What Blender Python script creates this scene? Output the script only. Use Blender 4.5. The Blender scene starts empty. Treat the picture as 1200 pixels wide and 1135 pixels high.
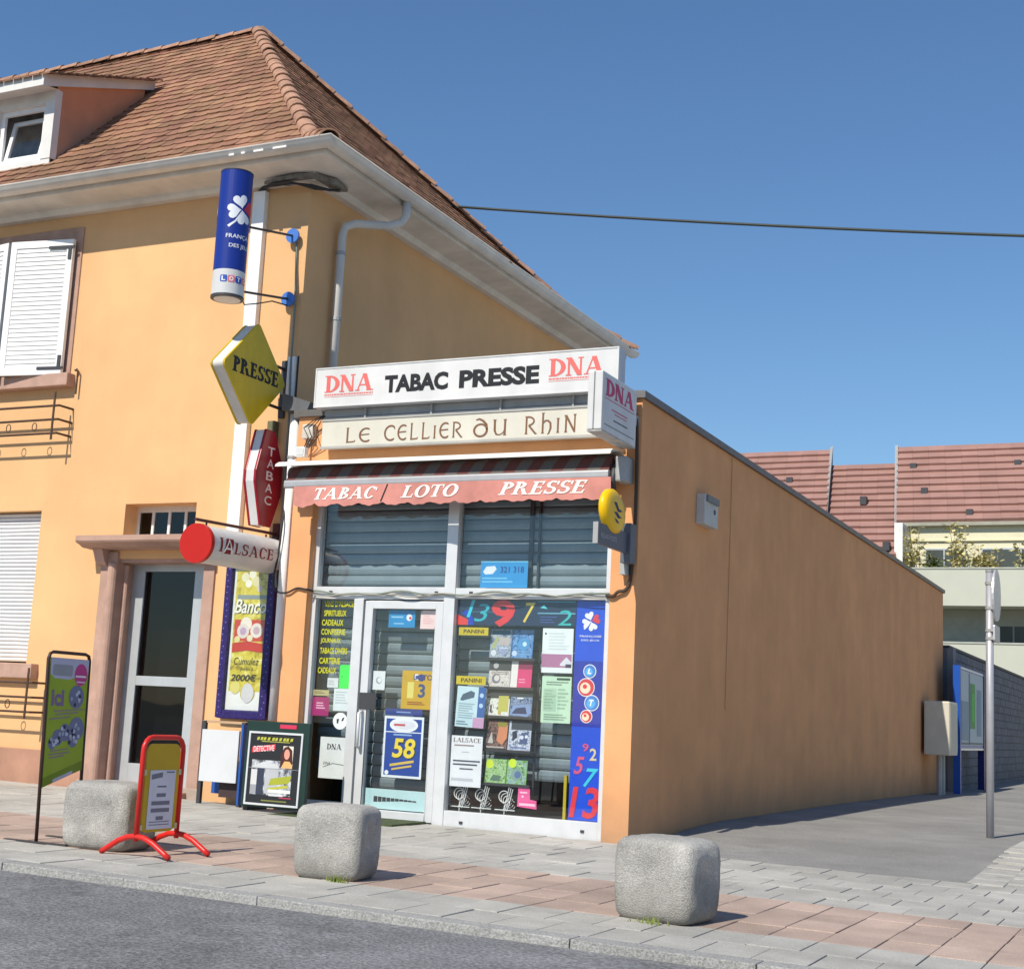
import bpy, bmesh, math, random
from mathutils import Vector, Matrix
random.seed(7)
R = math.radians
SC = bpy.context.scene
COL = SC.collection

# ------------------------------------------------------------------ camera
HCAM = 1.10
YAW, PITCH, ROLL, FPX = R(-25.917), R(9.335), R(2.797), 1663.7
fw = Vector((math.sin(YAW)*math.cos(PITCH), math.cos(YAW)*math.cos(PITCH), math.sin(PITCH)))
rt = Vector((math.cos(YAW), -math.sin(YAW), 0)); up = rt.cross(fw)
r2 = rt*math.cos(ROLL) + up*math.sin(ROLL); u2 = -rt*math.sin(ROLL) + up*math.cos(ROLL)
cd = bpy.data.cameras.new('camera'); cam = bpy.data.objects.new('camera', cd); COL.objects.link(cam)
cam.matrix_world = Matrix(((r2.x, u2.x, -fw.x, 0), (r2.y, u2.y, -fw.y, 0), (r2.z, u2.z, -fw.z, HCAM), (0, 0, 0, 1)))
cd.sensor_fit = 'HORIZONTAL'; cd.sensor_width = 36; cd.lens = FPX/1200*36
cd.clip_start = .05; cd.clip_end = 5000
SC.camera = cam

# ------------------------------------------------------------------ light
SUN_TO = Vector((.15, 1.0, -1.0)).normalized()          # the way sunlight travels
ELEV = math.asin(-SUN_TO.z)
AZ = math.atan2(-SUN_TO.x, -SUN_TO.y)                   # compass angle of the sun, from +Y towards +X
W = bpy.data.worlds.new('World'); SC.world = W; W.use_nodes = True
nt = W.node_tree; nt.nodes.clear()
sky = nt.nodes.new('ShaderNodeTexSky'); sky.sky_type = 'NISHITA'; sky.sun_disc = False
sky.sun_elevation = ELEV; sky.sun_rotation = AZ
sky.altitude = 100; sky.air_density = 1.4; sky.dust_density = 0; sky.ozone_density = 10
bg = nt.nodes.new('ShaderNodeBackground'); bg.inputs['Strength'].default_value = .104
wo = nt.nodes.new('ShaderNodeOutputWorld')
nt.links.new(sky.outputs[0], bg.inputs[0]); nt.links.new(bg.outputs[0], wo.inputs[0])
sd = bpy.data.lights.new('sun', 'SUN'); sd.energy = 4.6; sd.angle = R(.5); sd.color = (1, .93, .80)
sun = bpy.data.objects.new('sun', sd); COL.objects.link(sun)
sun.rotation_euler = SUN_TO.to_track_quat('-Z', 'Y').to_euler(); sun.location = (-10, -20, 30)
SC.view_settings.view_transform = 'Standard'; SC.view_settings.look = 'None'
SC.view_settings.gamma = 1; SC.view_settings.use_curve_mapping = False
SC.view_settings.exposure = .12
SC.render.engine = 'CYCLES'
SC.cycles.max_bounces = 8; SC.cycles.transparent_max_bounces = 12

# ------------------------------------------------------------------ materials
def lin(c):
    return tuple(((v/255+.055)/1.055)**2.4 if v/255 > .04045 else v/255/12.92 for v in c)
def mat(name, col, rough=.7, var=.12, scale=3., bump=0., bscale=80., metal=0., spec=.4, streak=0., orand=0., irand=0., speck=0., detail=6, patch=0., hue=0., stain=None, blots=()):
    """procedural surface: base colour with cloudy variation, optional vertical streaks, speckles, random tint per object or per piece, fine relief"""
    m = bpy.data.materials.new(name); m.use_nodes = True
    t = m.node_tree; N = t.nodes; L = t.links
    b = N['Principled BSDF']; b.inputs['Roughness'].default_value = rough
    b.inputs['Metallic'].default_value = metal; b.inputs['Specular IOR Level'].default_value = spec
    geo = N.new('ShaderNodeNewGeometry'); pos = geo.outputs['Position']
    fac = None
    def mul(a, bb):
        n = N.new('ShaderNodeMath'); n.operation = 'MULTIPLY'
        for i, v in enumerate((a, bb)):
            if isinstance(v, (int, float)): n.inputs[i].default_value = v
            else: L.new(v, n.inputs[i])
        return n.outputs[0]
    def rng(v, a, bb):
        n = N.new('ShaderNodeMapRange'); n.inputs['To Min'].default_value = a; n.inputs['To Max'].default_value = bb
        L.new(v, n.inputs['Value']); return n
    def noise(sc, det=detail, vec=None, rgh=.6):
        n = N.new('ShaderNodeTexNoise'); n.inputs['Scale'].default_value = sc; n.inputs['Detail'].default_value = det; n.inputs['Roughness'].default_value = rgh
        L.new(vec if vec else pos, n.inputs['Vector']); return n.outputs[0]
    if var:
        r = rng(noise(scale), 1-var, 1+var); r.inputs['From Min'].default_value = .3; r.inputs['From Max'].default_value = .7; fac = r.outputs[0]
    if patch:
        r = rng(noise(scale*.23, 3), 1-patch, 1+patch*.6); r.inputs['From Min'].default_value = .35; r.inputs['From Max'].default_value = .65
        fac = mul(fac, r.outputs[0]) if fac else r.outputs[0]
    if streak:
        mp = N.new('ShaderNodeMapping'); mp.inputs['Scale'].default_value = (1, 1, .07); L.new(pos, mp.inputs['Vector'])
        r = rng(noise(2.6, 5, mp.outputs[0]), 1-streak, 1+streak*.4); r.inputs['From Min'].default_value = .3; r.inputs['From Max'].default_value = .62
        fac = mul(fac, r.outputs[0]) if fac else r.outputs[0]
    if speck:
        r = rng(noise(bscale*.9, 2), 1-speck, 1+speck); r.inputs['From Min'].default_value = .38; r.inputs['From Max'].default_value = .62
        fac = mul(fac, r.outputs[0]) if fac else r.outputs[0]
    for bs, thr, st_ in blots:
        r = rng(noise(bs, 4, None, .7), 1, 1-st_); r.inputs['From Min'].default_value = thr; r.inputs['From Max'].default_value = thr+.09
        fac = mul(fac, r.outputs[0]) if fac else r.outputs[0]
    if orand:
        oi = N.new('ShaderNodeObjectInfo'); r = rng(oi.outputs['Random'], 1-orand, 1+orand)
        fac = mul(fac, r.outputs[0]) if fac else r.outputs[0]
    if irand:
        r = rng(geo.outputs['Random Per Island'], 1-irand, 1+irand)
        fac = mul(fac, r.outputs[0]) if fac else r.outputs[0]
    base = N.new('ShaderNodeRGB'); base.outputs[0].default_value = (*col, 1)
    c = base.outputs[0]
    if hue and (irand or orand):
        hs = N.new('ShaderNodeHueSaturation'); src = geo.outputs['Random Per Island'] if irand else N.new('ShaderNodeObjectInfo').outputs['Random']
        w = N.new('ShaderNodeTexWhiteNoise'); w.noise_dimensions = '1D'; L.new(src, w.inputs['W'])
        L.new(rng(w.outputs['Value'], .5-hue, .5+hue).outputs[0], hs.inputs['Hue']); L.new(c, hs.inputs['Color']); c = hs.outputs[0]
    if fac:
        mx = N.new('ShaderNodeVectorMath'); mx.operation = 'SCALE'; L.new(c, mx.inputs[0]); L.new(fac, mx.inputs['Scale']); c = mx.outputs[0]
    if stain:
        # (colour, low height, high height, strength): splash dirt / weathering with its own ragged edge
        sx = N.new('ShaderNodeSeparateXYZ'); L.new(pos, sx.inputs[0])
        ad = N.new('ShaderNodeMath'); ad.operation = 'ADD'; L.new(sx.outputs['Z'], ad.inputs[0])
        L.new(rng(noise(1.7, 6), -.35, .35).outputs[0], ad.inputs[1])
        r = N.new('ShaderNodeMapRange'); r.inputs['From Min'].default_value = stain[1]; r.inputs['From Max'].default_value = stain[2]
        r.inputs['To Min'].default_value = stain[3]; r.inputs['To Max'].default_value = 0; L.new(ad.outputs[0], r.inputs['Value'])
        mi = N.new('ShaderNodeMix'); mi.data_type = 'RGBA'; L.new(r.outputs[0], mi.inputs['Factor']); L.new(c, mi.inputs[6]); mi.inputs[7].default_value = (*stain[0], 1)
        c = mi.outputs[2]
    L.new(c, b.inputs['Base Color'])
    if bump:
        bp = N.new('ShaderNodeBump'); bp.inputs['Strength'].default_value = bump; bp.inputs['Distance'].default_value = .02
        L.new(noise(bscale, 3), bp.inputs['Height']); L.new(bp.outputs[0], b.inputs['Normal'])
    return m
_pm = {}
def ink(rgb, rough=.55):
    """flat printed or painted colour, slightly uneven"""
    k = (tuple(rgb), rough)
    if k not in _pm: _pm[k] = mat('print_%d_%d_%d' % tuple(rgb), lin(rgb), rough, .05, 6, 0, detail=3)
    return _pm[k]
def glassmat(name, tint, refl=1., rough=.02, alpha=.93):
    m = bpy.data.materials.new(name); m.use_nodes = True
    t = m.node_tree; N = t.nodes; L = t.links; N.remove(N['Principled BSDF'])
    tr = N.new('ShaderNodeBsdfTransparent'); tr.inputs[0].default_value = (*[alpha*v for v in tint], 1)
    gl = N.new('ShaderNodeBsdfGlossy'); gl.inputs['Roughness'].default_value = rough
    lw = N.new('ShaderNodeLayerWeight'); lw.inputs[0].default_value = .5
    pw = N.new('ShaderNodeMath'); pw.operation = 'POWER'; pw.inputs[1].default_value = 5; L.new(lw.outputs['Facing'], pw.inputs[0])
    fr = N.new('ShaderNodeMath'); fr.operation = 'MULTIPLY_ADD'; fr.inputs[1].default_value = .92; fr.inputs[2].default_value = .045; L.new(pw.outputs[0], fr.inputs[0])
    geo = N.new('ShaderNodeNewGeometry'); nz = N.new('ShaderNodeTexNoise'); nz.inputs['Scale'].default_value = 1.3; L.new(geo.outputs['Position'], nz.inputs['Vector'])
    bp = N.new('ShaderNodeBump'); bp.inputs['Strength'].default_value = .05; bp.inputs['Distance'].default_value = .03; L.new(nz.outputs[0], bp.inputs['Height'])
    L.new(bp.outputs[0], gl.inputs['Normal'])
    mu = N.new('ShaderNodeMath'); mu.operation = 'MULTIPLY'; mu.inputs[1].default_value = refl; L.new(fr.outputs[0], mu.inputs[0])
    mx = N.new('ShaderNodeMixShader'); L.new(mu.outputs[0], mx.inputs[0]); L.new(tr.outputs[0], mx.inputs[1]); L.new(gl.outputs[0], mx.inputs[2])
    L.new(mx.outputs[0], N['Material Output'].inputs['Surface'])
    return m

STUCCO_H = mat('stucco_ochre', (.77, .458, .222), .92, .06, 1.4, .30, 160, patch=.08, streak=.03, blots=((2.1, .66, .10),), stain=((.50, .29, .15), .15, .9, .35))
STUCCO_S = mat('stucco_apricot', (.76, .372, .168), .92, .08, 1.6, .35, 130, patch=.06, streak=.05, stain=((.30, .20, .13), -.15, .65, .7), blots=((7., .71, .25),))
PLINTH = mat('plinth_pink_render', (.46, .25, .17), .92, .14, 3, .35, 120, streak=.1)
SANDSTONE = mat('pink_sandstone', (.47, .30, .235), .9, .14, 5, .35, 110, patch=.08)
WHITEPAINT = mat('white_paint', (.72, .71, .68), .45, .06, 4, 0, streak=.05)
CREAMPAINT = mat('cream_gutter_paint', (.70, .66, .60), .5, .10, 3, 0, streak=.06, patch=.08)
SOFFIT = mat('soffit_paint', (.70, .66, .60), .7, .12, 3, .1, 40, patch=.1)
ALU = mat('pale_aluminium', (.70, .71, .72), .38, .06, 5, 0, metal=.25, streak=.05)
ALU2 = mat('grey_aluminium', (.50, .53, .55), .42, .06, 5, 0, metal=.3)
ZINC = mat('zinc', (.38, .38, .375), .6, .12, 6, 0, metal=.25)
DARKMETAL = mat('dark_metal', (.05, .05, .055), .5, .1, 8)
PVC = mat('grey_pvc', (.60, .58, .55), .4, .06, 5, streak=.06)
PVCW = mat('white_pvc', (.85, .85, .84), .4, .05, 5, streak=.06)
GLASS = glassmat('shop_glass', (.97, .985, .985), 1.25, alpha=.985)
GLASSD = glassmat('door_glass', (.60, .62, .63), 1.0)
DARK = mat('dark_interior', (.018, .019, .021), .9, .1, 3)
SLATB = mat('blue_grey_shutter', (.23, .285, .315), .42, .10, 4, 0, metal=.25, streak=.12, spec=.5)
SLATW = mat('white_shutter_slats', (.80, .80, .80), .5, .04, 6)
IRON = mat('rusty_iron', (.085, .045, .028), .7, .25, 20, .2, 90)
TILE = mat('clay_tiles', (.275, .145, .088), .92, .20, 2.2, .3, 60, irand=.20, hue=.010, patch=.24, blots=((3., .60, .25),))
HIPTILE = mat('hip_tiles_weathered', (.37, .21, .14), .9, .25, 6, .35, 50, orand=.16, speck=.15)
ROOFDECK = mat('roof_underlay', (.07, .04, .03), .9)
CABLE = mat('black_cable', (.03, .03, .033), .6)
CABLEG = mat('grey_green_cable', (.22, .25, .22), .6)
CONC = mat('exposed_aggregate_concrete', (.43, .415, .385), .95, .18, 6, .6, 110, speck=.17, patch=.22, stain=((.17, .16, .14), -.02, .22, .65), blots=((9., .60, .28), (40., .66, .45)))
ASPH = mat('road_asphalt', (.195, .197, .202), .92, .22, 2.4, .8, 48, speck=.30, patch=.22, blots=((1.1, .60, .22), (6., .64, .25)))
ASPHA = mat('alley_asphalt', (.268, .262, .248), .93, .10, 2.2, .5, 90, speck=.18, patch=.14, blots=((1.0, .60, .14), (8., .68, .22)))
SLABG = mat('grey_concrete_slab', (.44, .425, .385), .92, .14, 2.6, .35, 110, orand=.06, speck=.12, patch=.18, blots=((11., .68, .28), (1.8, .62, .12)))
SLABP = mat('pink_concrete_slab', (.445, .335, .275), .92, .12, 2.6, .35, 110, orand=.12, speck=.12, patch=.18, blots=((11., .68, .28), (1.8, .62, .12)))
JOINT = mat('sand_joint', (.38, .365, .33), .95, .2, 8, .3, 90)
KERB = mat('granite_kerb', (.34, .335, .32), .9, .12, 5, .5, 90, orand=.06, speck=.22)
EARTH = mat('distant_ground', (.20, .20, .17), .95, .2, .2)

_ph = {}
def photo(cols, scale=14.):
    """print that reads as a small colour photograph: soft irregular patches of a few colours"""
    k = (tuple(map(tuple, cols)), scale)
    if k not in _ph:
        m = bpy.data.materials.new('photo_print'); m.use_nodes = True; N = m.node_tree.nodes; L = m.node_tree.links; b = N['Principled BSDF']; b.inputs['Roughness'].default_value = .5
        g = N.new('ShaderNodeNewGeometry'); n = N.new('ShaderNodeTexNoise'); n.inputs['Scale'].default_value = scale; n.inputs['Detail'].default_value = 4; n.inputs['Roughness'].default_value = .62; n.inputs['Distortion'].default_value = .8
        r = N.new('ShaderNodeValToRGB'); L.new(g.outputs['Position'], n.inputs['Vector']); L.new(n.outputs[0], r.inputs[0]); L.new(r.outputs[0], b.inputs['Base Color'])
        e = r.color_ramp.elements
        while len(e) < len(cols): e.new(.5)
        for i, c in enumerate(cols): e[i].position = .34+.32*i/(len(cols)-1); e[i].color = (*lin(c), 1)
        _ph[k] = m
    return _ph[k]

# ------------------------------------------------------------------ mesh building
ORG = {}
class MB:
    def __init__(s): s.v = []; s.f = []; s.m = []
    def add(s, vs, fs, m=0):
        o = len(s.v); s.v += [tuple(p) for p in vs]; s.f += [tuple(i+o for i in f) for f in fs]; s.m += [m]*len(fs); return s
    def box(s, x0, x1, y0, y1, z0, z1, m=0):
        return s.add([(x0,y0,z0),(x1,y0,z0),(x1,y1,z0),(x0,y1,z0),(x0,y0,z1),(x1,y0,z1),(x1,y1,z1),(x0,y1,z1)],
                     [(0,3,2,1),(4,5,6,7),(0,1,5,4),(1,2,6,5),(2,3,7,6),(3,0,4,7)], m)
    def quad(s, a, b, c, d, m=0): return s.add([a,b,c,d], [(0,1,2,3)], m)
    def plate(s, poly, F, d0, d1, m=0):
        """polygon (u,v) in frame F given thickness from depth d0 to d1 (outward)"""
        n = len(poly)
        vs = [F(u, v, d0) for u, v in poly] + [F(u, v, d1) for u, v in poly]
        fs = [tuple(range(n-1, -1, -1)), tuple(range(n, 2*n))] + [(i, (i+1) % n, n+(i+1) % n, n+i) for i in range(n)]
        return s.add(vs, fs, m)
    def sheet(s, poly, F, d, m=0): return s.add([F(u, v, d) for u, v in poly], [tuple(range(len(poly)))], m)
    def tris(s, T, F, d, m=0):
        vs = []; fs = []
        for t in T:
            o = len(vs); vs += [F(u, v, d) for u, v in t]; fs.append(tuple(range(o, o+len(t))))
        return s.add(vs, fs, m)
    def tube(s, pts, r, n=8, m=0, cap=True):
        pts = [Vector(p) for p in pts]; rings = []
        prev = None
        for i, p in enumerate(pts):
            d = (pts[min(i+1, len(pts)-1)] - pts[max(i-1, 0)]).normalized()
            if prev is None:
                a = d.cross(Vector((0, 0, 1)));
                if a.length < .05: a = d.cross(Vector((1, 0, 0)))
            else: a = prev - d*prev.dot(d)
            a.normalize(); prev = a; b = d.cross(a)
            rr = r[i] if isinstance(r, (list, tuple)) else r
            rings.append([p + (a*math.cos(t)+b*math.sin(t))*rr for t in [2*math.pi*k/n for k in range(n)]])
        vs = [q for g in rings for q in g]; fs = []
        for i in range(len(pts)-1):
            for k in range(n): fs.append((i*n+k, i*n+(k+1) % n, (i+1)*n+(k+1) % n, (i+1)*n+k))
        if cap: fs += [tuple(range(n-1, -1, -1)), tuple(range((len(pts)-1)*n, len(pts)*n))]
        return s.add(vs, fs, m)
    def build(s, name, mats, parent=None, org=None, smooth=False, kind=None, bevel=0, recalc=True, auto=None):
        o = org if org is not None else (ORG[parent.name] if parent else Vector((0, 0, 0)))
        o = Vector(o)
        me = bpy.data.meshes.new(name); me.from_pydata([tuple(Vector(p)-o) for p in s.v], [], s.f)
        if not isinstance(mats, (list, tuple)): mats = [mats]
        for q in mats: me.materials.append(q)
        me.polygons.foreach_set('material_index', s.m)
        if recalc or bevel:
            bm = bmesh.new(); bm.from_mesh(me)
            if bevel:
                bmesh.ops.remove_doubles(bm, verts=bm.verts, dist=1e-5)
                bmesh.ops.bevel(bm, geom=list(bm.edges), offset=bevel, segments=2, affect='EDGES', profile=.6)
            if recalc: bmesh.ops.recalc_face_normals(bm, faces=bm.faces)
            bm.to_mesh(me); bm.free()
        if smooth: me.polygons.foreach_set('use_smooth', [True]*len(me.polygons))
        me.update()
        ob = bpy.data.objects.new(name, me); COL.objects.link(ob)
        if parent: ob.parent = parent
        else: ob.location = o
        ORG[ob.name] = o
        if kind: ob['kind'] = kind
        return ob
def tag(o, label, cat, group=None):
    o['label'] = label; o['category'] = cat
    if group: o['group'] = group
    return o
def thing(name, label, cat, loc, group=None):
    e = bpy.data.objects.new(name, None); COL.objects.link(e); e.location = loc; e.empty_display_size = .2
    ORG[e.name] = Vector(loc); return tag(e, label, cat, group)
def FY(y):                       # frame on a plane facing the street (-Y): u along X, v up
    return lambda u, v, d=0: (u, y-d, v)
def FX(x):                       # frame on a plane facing +X: u along Y, v up
    return lambda u, v, d=0: (x+d, u, v)
def arc(cx, cy, rx, ry, a0, a1, n=12): return [(cx+rx*math.cos(R(a0+(a1-a0)*i/n)), cy+ry*math.sin(R(a0+(a1-a0)*i/n))) for i in range(n+1)]
def disc(cx, cy, r, n=24, ry=None): return [(cx+r*math.cos(2*math.pi*i/n), cy+(ry or r)*math.sin(2*math.pi*i/n)) for i in range(n)]
def rrect(x0, x1, y0, y1, r, n=4):
    return arc(x1-r, y0+r, r, r, -90, 0, n)+arc(x1-r, y1-r, r, r, 0, 90, n)+arc(x0+r, y1-r, r, r, 90, 180, n)+arc(x0+r, y0+r, r, r, 180, 270, n)
def rect(x0, x1, y0, y1): return [(x0, y0), (x1, y0), (x1, y1), (x0, y1)]

# ------------------------------------------------------------------ lettering
_tc = {}
def text_tris(s, bold=0.):
    k = (s, bold)
    if k not in _tc:
        c = bpy.data.curves.new('t', 'FONT'); c.body = s; c.resolution_u = 3; c.offset = bold; c.fill_mode = 'FRONT'
        o = bpy.data.objects.new('t', c); COL.objects.link(o)
        me = bpy.data.meshes.new_from_object(o)
        T = [[(me.vertices[i].co.x, me.vertices[i].co.y) for i in p.vertices] for p in me.polygons]
        bpy.data.objects.remove(o); bpy.data.curves.remove(c); bpy.data.meshes.remove(me)
        _tc[k] = T
    return _tc[k]
def fit(T, x0, x1, y0, y1, shear=0, rot=0):
    if shear: T = [[(u+v*shear, v) for u, v in t] for t in T]
    a = min(u for t in T for u, v in t); b = max(u for t in T for u, v in t); c = min(v for t in T for u, v in t); d = max(v for t in T for u, v in t)
    T = [[(x0+(u-a)/(b-a)*(x1-x0), y0+(v-c)/(d-c)*(y1-y0)) for u, v in t] for t in T]
    if rot:
        cx, cy = (x0+x1)/2, (y0+y1)/2; k, s = math.cos(R(rot)), math.sin(R(rot))
        T = [[(cx+(u-cx)*k-(v-cy)*s, cy+(u-cx)*s+(v-cy)*k) for u, v in t] for t in T]
    return T
def text(s, x0, x1, y0, y1, bold=0., shear=0, rot=0): return fit(text_tris(s, bold), x0, x1, y0, y1, shear, rot)
def ring(cx, cy, rx, ry, w, t, a0, a1, n=16):
    """bowl: outer ellipse, inner ellipse thinner above and below; list of quads"""
    P = []
    for i in range(n):
        a, b = R(a0+(a1-a0)*i/n), R(a0+(a1-a0)*(i+1)/n)
        P.append([(cx+rx*math.cos(a), cy+ry*math.sin(a)), (cx+rx*math.cos(b), cy+ry*math.sin(b)),
                  (cx+(rx-w)*math.cos(b), cy+(ry-t)*math.sin(b)), (cx+(rx-w)*math.cos(a), cy+(ry-t)*math.sin(a))])
    return P
def glyph(ch, B=.19, T=.075, S=.09):
    """serif capital, height 1: quads and advance width. B thick stem, T thin stroke, S serif reach"""
    q = lambda x0, x1, y0, y1: [rect(x0, x1, y0, y1)]
    def stem(x, w=B, top=1, bot=1, y0=0, y1=1):
        o = q(x, x+w, y0, y1)
        if top: o += q(x-S, x+w+S, y1-T*.8, y1+.001)
        if bot: o += q(x-S, x+w+S, y0-.001, y0+T*.8)
        return o
    dg = lambda xa, ya, xb, yb, w: [[(xa, ya), (xa+w, ya), (xb+w, yb), (xb, yb)]]
    if ch == ' ': return [], .38
    if ch == 'I': return stem(S), B+2*S
    if ch == 'D': return stem(S)+ring(S+B*.6, .5, .62, .5, B*1.1, T, -90, 90), S+B*.6+.62
    if ch == 'N': return (stem(S, T*1.2, 1, 1)+dg(S-S*.7, 1, S+.52-B*.2, 0, B*1.15)+stem(S+.58+T*.2, T*1.2, 1, 0)), S+.58+T*1.4+S
    if ch == 'A': return (dg(S, 0, S+.33, 1, T)+dg(S+.33-T*.6, 1, S+.66-B*.3, 0, B*1.1)+q(S+.13, S+.55, .30, .30+T)
                          + q(0, S*2+T, -.001, T*.8)+q(S+.55, S+.66+B+S*.6, -.001, T*.8)), S*1.7+.66+B*.9
    if ch == 'T': return (stem(.36-B/2, B, 0, 1)+q(0, .72, 1-T, 1)+dg(0, 1-T, -.01, .72, T*.7)+dg(.72-T*.7, 1-T, .73-T*.7, .72, T*.7)), .72
    if ch == 'B': return stem(S)+ring(S+B*.5, .745, .42, .255, B, T, -90, 90)+ring(S+B*.5, .27, .50, .27, B*1.05, T, -90, 90), S+B*.5+.50
    if ch == 'C': return ring(.40, .5, .40, .52, B*1.1, T, 38, 322, 22)+dg(.66, .93, .70, .66, T*.9), .74
    if ch == 'L': return stem(S)+q(S+B, .64, 0, T)+dg(.64-T, T, .66-T*.6, .30, T*.8), .66
    if ch == 'O': return ring(.42, .5, .42, .52, B*1.1, T, 0, 360, 28), .84
    if ch == 'P': return stem(S)+ring(S+B*.5, .72, .44, .28, B, T, -90, 90), S+B*.5+.44
    if ch == 'R': return stem(S)+ring(S+B*.5, .74, .42, .26, B, T, -90, 90)+dg(S+B+.10, .49, .62, 0, B)+q(.58, .62+B+S*.6, -.001, T*.8), .66+B
    if ch == 'E': return (stem(S)+q(S+B, .62, 1-T, 1)+q(S+B, .52, .49, .49+T)+q(S+B, .66, 0, T)+dg(.62-T, 1-T, .60-T, .74, T*.9)+dg(.64-T, T, .66-T*.4, .28, T*.9)+q(.50, .55, .40, .62)), .70
    if ch == 'S': return (ring(.32, .735, .28, .275, B*.9, T*1.1, 35, 270, 14)+ring(.32, .27, .31, .28, B*.9, T*1.1, -145, 90, 14)+dg(.54, .98, .55, .70, T)+dg(.03, .30, .04, .02, T)), .66
    return q(0, .4, 0, 1), .5
def fit_groups(G, *a, **k):
    """fit a word to a box, keeping its letters apart"""
    flat = fit([t for g in G for t in g], *a, **k); out = []; i = 0
    for g in G: out.append(flat[i:i+len(g)]); i += len(g)
    return [g for g in out if g]
def spell(fn, s, gap, **k):
    G = []; x = 0
    for c in s:
        g, w = fn(c, **k); G.append([[(u+x, v) for u, v in p] for p in g]); x += w+gap
    return G
def letters(G, F, d, m, parent):
    for g in G:
        mb = MB(); stack(mb, g, F, d, 0); mb.build('letter', m, parent, recalc=False)
def serif(s, gap=.09, **k):
    P = []; x = 0
    for c in s:
        g, w = glyph(c, **k); P += [[(u+x, v) for u, v in p] for p in g]; x += w+gap
    return P
def ribbon(pts, w):
    """pen stroke of width w (or widths) along a polyline -> quads"""
    P = []; n = len(pts); L = []; Q = []
    for i, (x, y) in enumerate(pts):
        a, b = pts[max(i-1, 0)], pts[min(i+1, n-1)]; dx, dy = b[0]-a[0], b[1]-a[1]; l = math.hypot(dx, dy) or 1
        ww = (w[i] if isinstance(w, (list, tuple)) else w)/2
        L.append((x-dy/l*ww, y+dx/l*ww)); Q.append((x+dy/l*ww, y-dx/l*ww))
    for i in range(n-1): P.append([L[i], L[i+1], Q[i+1], Q[i]])
    return P
def uncial(ch, w=.105):
    wd = lambda x, y, s=1: [[(x-w*.9, y), (x+w*.9, y), (x+w*.5, y-.09*s), (x-w*.5, y-.09*s)]]   # wedge serif
    rb = lambda p, ww=w: ribbon(p, ww)
    if ch == ' ': return [], .45
    if ch == 'L': return rb([(.12, 1.05), (.12, .0)])+wd(.12, 1.08)+rb([(.06, .03), (.55, .05)], [w, w*.8])+rb([(.55, .05), (.58, .16)], w*.6), .66
    if ch == 'E': return rb(arc(.40, .5, .36, .47, 55, 310, 16), [w*.7]+[w*1.1]*15+[w*.5])+rb([(.08, .52), (.60, .55)], w*.7), .70
    if ch == 'C': return rb(arc(.46, .5, .42, .47, 50, 310, 16), [w*.8]+[w*1.15]*15+[w*.5])+rb([(.70, .90), (.74, .74)], w*.6), .80
    if ch == 'I': return rb([(.12, .82), (.12, 0)])+wd(.12, .84)+wd(.12, -.0, -1), .30
    if ch == 'R': return rb([(.12, 1), (.12, 0)])+wd(.12, 1.02)+wd(.12, 0, -1)+rb(arc(.20, .74, .36, .24, 95, -80, 10), w*.9)+rb([(.26, .50), (.66, .02), (.74, .02)], [w, w, w*.5]), .80
    if ch == 'D': return rb([(x, y) for x, y in arc(.38, .36, .34, .36, 0, 360, 20)], w*1.05)+rb([(.12, .98), (.30, 1.04), (.50, .92), (.68, .70), (.72, .40)], [w*.5, w, w*1.1, w*1.1, w]), .86
    if ch == 'U': return rb([(.10, .92), (.11, .3), (.20, .07), (.38, .04), (.56, .16), (.62, .32)], [w, w*1.1, w, w*.7, w*.6, w*.6])+rb([(.64, .92), (.64, 0)])+wd(.10, .95)+wd(.64, .95)+wd(.64, 0, -1), .80
    if ch == 'H': return rb([(.12, 1.15), (.12, 0)])+wd(.12, 1.18)+wd(.12, 0, -1)+rb([(.12, .55), (.26, .72), (.42, .72), (.56, .58), (.58, .28), (.48, 0), (.40, -.06)], [w*.5, w, w, w*1.1, w*1.1, w*.8, w*.4]), .72
    if ch == 'N': return rb([(.12, .95), (.12, 0)])+rb([(.12, .95), (.62, .02)], w*1.15)+rb([(.62, 1.0), (.62, 0)], w*.8)+wd(.10, .98)+wd(.62, 1.02)+wd(.12, 0, -1), .76
    return [], .4
def uncials(s, gap=.16):
    P = []; x = 0
    for c in s:
        g, w = uncial(c); P += [[(u+x, v) for u, v in p] for p in g]; x += w+gap
    return P
def stack(mb, T, F, d, m, step=.00012):
    """lay overlapping strokes each a hair above the one before, so no two lie in one plane"""
    for i, t in enumerate(T): mb.sheet(t, F, d+step*(i % 23), m)
def split(T, L):
    """cut faces until no edge is longer than L, so that lettering bends round a tube"""
    out = []; st = []
    for t in T:
        for i in range(1, len(t)-1): st.append((t[0], t[i], t[i+1]))
    while st:
        a, b, c = st.pop()
        e = [(math.dist(a, b), 0), (math.dist(b, c), 1), (math.dist(c, a), 2)]; m = max(e)
        if m[0] <= L: out.append([a, b, c]); continue
        if m[1] == 0: p = ((a[0]+b[0])/2, (a[1]+b[1])/2); st += [(a, p, c), (p, b, c)]
        elif m[1] == 1: p = ((b[0]+c[0])/2, (b[1]+c[1])/2); st += [(a, b, p), (a, p, c)]
        else: p = ((a[0]+c[0])/2, (a[1]+c[1])/2); st += [(a, b, p), (p, b, c)]
    return out
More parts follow.
